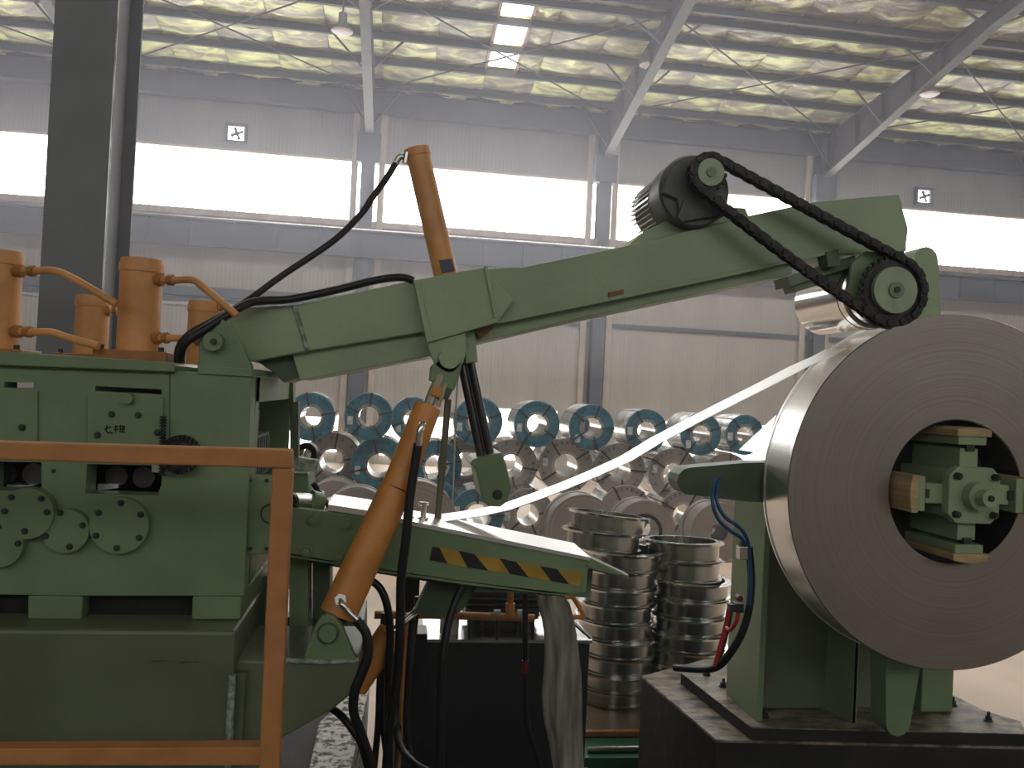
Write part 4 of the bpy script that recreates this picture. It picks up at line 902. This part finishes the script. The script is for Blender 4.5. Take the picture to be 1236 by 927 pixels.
# ================================================================= HYDRAULIC TANK etc
HY = 4.2
p0, p1 = PY(515, 772, HY), PY(712, 780, HY); hz_ = p0.z-.0
t = thing('hydraulic_tank', 'black box-shaped hydraulic tank under the threading table', 'tank', ((p0.x+p1.x)/2, HY+.25, 0))
part('tank_body', MB().box(p0.x, p1.x, HY, HY+.42, .0, hz_-.01), 'tank_black', t, bevel=.006)
part('tank_lid', MB().box(p0.x-.01, p1.x+.01, HY-.01, HY+.43, hz_-.01, hz_+.005), 'galvanised', t, 'shiny grey lid')
part('bottom_rim', MB().box(p0.x-.015, p1.x+.015, HY-.02, HY, .44, .49), 'black_paint', t)
part('filler_cap', MB().cyl((p0.x+.12, HY+.12, hz_), (p0.x+.12, HY+.12, hz_+.1), .05, n=20), 'clear_plastic', t)
for k in range(3): part('filler_cap', MB().cyl((p0.x+.3+k*.19, HY+.2, hz_), (p0.x+.3+k*.19, HY+.2, hz_+.06), .022, n=14), 'black_paint', t)
c0 = PY(560, 726, HY+.3); c1 = PY(648, 728, HY+.3)
c0.z = c1.z = hz_+.17
t = thing('pump_motor', 'black finned pump motor lying on the hydraulic tank', 'motor', (c0+c1)/2)
mm = part('motor_body', MB().cyl(c0, c1, .12, n=32).cyl(c1, c1+Vector((.05, 0, 0)), .09, n=28), 'black_paint', t)
fn = MB()
for k in range(24):
    an = k*2*math.pi/24; d = Vector((0, math.cos(an), math.sin(an))); fn.bar(c0+d*.125, c1+d*.125, .008, .03, up=d)
part('cooling_fin', fn, 'motor_grey', mm, kind='stuff')
part('motor_foot', MB().box(c0.x+.03, c1.x-.03, c0.y-.1, c0.y+.1, hz_+.005, hz_+.06), 'black_paint', t)
t = thing('oil_pipework', 'orange oil pipe running along the front of the hydraulic tank', 'pipe', PY(600, 744, HY-.03))
part('pipe', MB().tube([PY(452, 742, HY-.02), PY(520, 742, HY-.02), PY(645, 746, HY-.02)], .02, n=12, smooth=False), 'orange_dull', t)
part('riser', MB().cyl(PY(615.5, 745, HY-.02), PY(616.5, 700, HY-.02), .016, n=12), 'orange_dull', t)
part('riser_collar', MB().cyl(PY(615.5, 742, HY-.02), PY(616, 728, HY-.02), .024, n=12), 'orange', t)
for x in (600, 628): part('clamp', MB().cyl(PY(x-4, 740, HY-.03), PY(x+4, 740, HY-.03), .018, n=10), 'label_white', t, 'white clamp')
for x in (567, 600, 643): part('drop_tube', MB().cyl(PY(x, 746, HY-.02), PY(x, 772, HY-.02), .01, n=8), 'black_paint', t)
hose('pipe_loop', [(676, 722, 3.6), (690, 720, 3.6), (693, 723, 3.6), (704, 741, 3.6), (702, 744, 3.6), (690, 745, 3.6), (680, 747, 3.6)], .011, 'orange', 'bent orange tube loop behind the hanging cloth sleeve', 'pipe')
hose('lever_rod', [(688, 748, 3.6), (713, 770, 3.6)], .008, 'galvanised', 'thin dark slanting rod right of the hanging cloth sleeve', 'rod')
solo('frame_post', MB().box(*(lambda a, b: (a.x, b.x, 3.7, 3.8, 0, a.z))(PY(486, 692, 3.7), PY(505, 735, 3.7))), 'black_paint', 'black upright post left of the hydraulic tank', 'post')
solo('valve_stand', MB().box(*(lambda a, b: (a.x, b.x, 3.9, 4.05, 0, a.z))(PY(493, 765, 3.9), PY(513, 830, 3.9))), 'black_paint', 'black valve stand beside the hydraulic tank, behind the hose bundle', 'stand', bevel=.004)
# hanging cloth sleeve from the table tip: wrinkled flattened tube
ctr = [(663, 716, 16), (668, 728, 20), (673, 745, 20), (676, 762, 20), (678, 785, 21), (679, 810, 23), (678, 838, 25), (679, 865, 24), (683, 895, 21), (686, 927, 19), (688, 965, 20), (690, 1010, 22)]
mb = MB(); rings = []; NS = 28
for i, (x, y, w) in enumerate(ctr):
    c = PY(x, y, 3.05); a = pxr(w, c)
    rings.append([c+Vector((a*math.cos(2*math.pi*k/NS), (.035+.008*math.cos(7*2*math.pi*k/NS+i*.15))*math.sin(2*math.pi*k/NS)*1.2, 0)) for k in range(NS)])
mb.add([q for g in rings for q in g], [(i*NS+k, i*NS+(k+1) % NS, (i+1)*NS+(k+1) % NS, (i+1)*NS+k) for i in range(len(ctr)-1) for k in range(NS)], True)
mb.add(rings[0], [tuple(range(NS))]); mb.add(rings[-1], [tuple(range(NS))])
solo('cloth_sleeve', mb, 'cloth', 'grey-brown stained cloth sleeve hanging from the table tip', 'cloth')
# hoses
hose('hydraulic_hose', [(477, 198, 3.15), (466, 216, 3.13), (449, 239, 3.1), (436, 258, 3.1), (402, 291, 3.05), (340, 333, 3.0), (303, 360, 2.95), (281, 374, 2.9), (250, 391, 2.86), (228, 404, 2.85), (216, 420, 2.88), (214, 440, 2.95)], .0125, 'rubber', 'black hose rising from the arm pivot to the top of the upright orange cylinder')
hose('hydraulic_hose', [(499, 339, 3.0), (488, 335, 3.0), (470, 335.5, 3.0), (445, 340, 3.0), (405, 350, 3.0), (350, 361, 2.97), (318, 363, 2.94), (298, 367, 2.9), (265, 386, 2.86), (240, 402, 2.83), (222, 416, 2.84), (218, 432, 2.88), (219, 444, 2.98)], .0145, 'rubber', 'black hose lying along the upper edge of the green arm')
hose('hydraulic_hose', [(505, 535, 2.78), (501, 560, 2.78), (495, 600, 2.78), (490, 650, 2.78), (484, 700, 2.8), (483, 760, 2.82), (479, 820, 2.84), (470, 880, 2.86), (464, 960, 2.88)], .0155, 'rubber', 'thick black hose dropping straight down in front of the threading table')
hose('hydraulic_hose', [(430, 748, 2.7), (442, 765, 2.7), (444, 790, 2.7), (437, 812, 2.7), (428, 835, 2.7), (427, 860, 2.72), (436, 885, 2.74), (450, 930, 2.76), (455, 980, 2.78)], .016, 'rubber', 'black hose looping from the foot of the thick orange cylinder')
hose('hydraulic_hose', [(400, 855, 2.9), (412, 864, 2.85), (425, 880, 2.82), (437, 900, 2.82), (446, 935, 2.82)], .013, 'rubber', 'black hose emerging under the green side bracket')
hose('hydraulic_hose', [(448, 700, 3.1), (460, 712, 3.1), (468, 735, 3.1), (471, 770, 3.12), (468, 830, 3.15), (470, 960, 3.2)], .015, 'rubber', 'black hose bending down under the threading table, left of the straight one')
hose('hydraulic_hose', [(558, 708, 3.05), (549, 728, 3.04), (540, 758, 3.02), (534, 800, 3.0), (532, 850, 3.0), (531, 960, 3.0)], .0145, 'rubber', 'black hose hanging in front of the left part of the black tank')
hose('hydraulic_hose', [(634, 718, 3.1), (634, 760, 3.1), (634, 810, 3.12), (634, 860, 3.14), (640, 890, 3.14), (650, 920, 3.15), (658, 960, 3.15)], .011, 'rubber', 'thin black hose with a red band hanging in front of the black tank')
solo('red_tape', MB().cyl(PY(634, 797, 3.11), PY(634, 812, 3.11), .0135, n=10), 'red_cap', 'dull red tape band around the thin hose on the tank', 'tape')
for k, (x, l, m, xb) in enumerate(((458, 'leftmost hose of the dark bundle under the table', 'rubber', 448), (465, 'second hose of the dark bundle under the table', 'rubber', 474), (476, 'olive hose in the dark bundle under the table', 'pole', 470), (486, 'copper-brown tube at the right of the dark hose bundle', 'orange_dull', 478), (492, 'rightmost black hose of the dark bundle under the table', 'rubber', 505))):
    hose('hydraulic_hose', [(x+6, 740, 3.25), (x+3, 780, 3.25), (x, 830, 3.25), (x-2, 880, 3.25), (xb, 960, 3.25)], .013 if k != 3 else .009, m, l, group='hose bundle under the table')
hose('hydraulic_hose', [(505, 720, 3.3), (495, 790, 3.3), (488, 850, 3.3), (480, 890, 3.2), (500, 922, 3.0), (540, 940, 2.95)], .014, 'rubber', 'black hose curling right at the foot of the hose bundle')

# ground bits lower left
q = [PZ(385, 872, .75), PZ(432, 826, .75), PZ(446, 830, .75), PZ(410, 985, .75), PZ(360, 985, .75)]
solo('concrete_curb', MB().prism(q, (0, 0, -.75)), 'curb', 'rough white-speckled concrete curb at the bottom under the green bracket', 'curb', bevel=.008)
q = [PZ(300, 900, .7), PZ(400, 855, .7), PZ(370, 985, .7), PZ(260, 985, .7)]
solo('foundation_block', MB().prism(q, (0, 0, -.7)), 'plinth', 'dark concrete foundation block beside the speckled curb', 'block', bevel=.01)
# distant floor objects at right
solo('floor_bracket', slab([(1223, 792), (1240, 795), (1240, 800), (1223, 796)], 8.3, 8.5), 'black_paint', 'small dark metal piece on the floor at the right edge', 'bracket')

# ================================================================= GUARD RAIL in front
RY = 2.2
t = thing('guard_rail', 'orange square-tube guard rail in the left foreground', 'railing', (PY(330, 900, RY).x, RY, 0))
part('top_rail', slab([(-95, 529), (0, 533), (352, 543), (352, 566), (0, 555), (-95, 552)], RY, RY+.05), 'rail_orange', t, bevel=.005)
a, b = PY(340, 560, RY), PY(324, 927, RY); xs = (a.x+b.x)/2; 
part('post', slab([(328, 565), (353, 566), (337, 927), (336, 990), (309, 990), (312, 927)], RY+.001, RY+.049), 'rail_orange', t, bevel=.005)
part('lower_rail', slab([(-95, 906), (0, 904), (314, 902), (313, 924), (0, 924), (-95, 925)], RY+.002, RY+.048), 'rail_orange', t, bevel=.005)
pz = PY(323, 990, RY).z
part('post_foot', MB().box(PY(309, 990, RY).x, PY(336, 990, RY).x, RY, RY+.05, 0, pz), 'rail_orange', t)
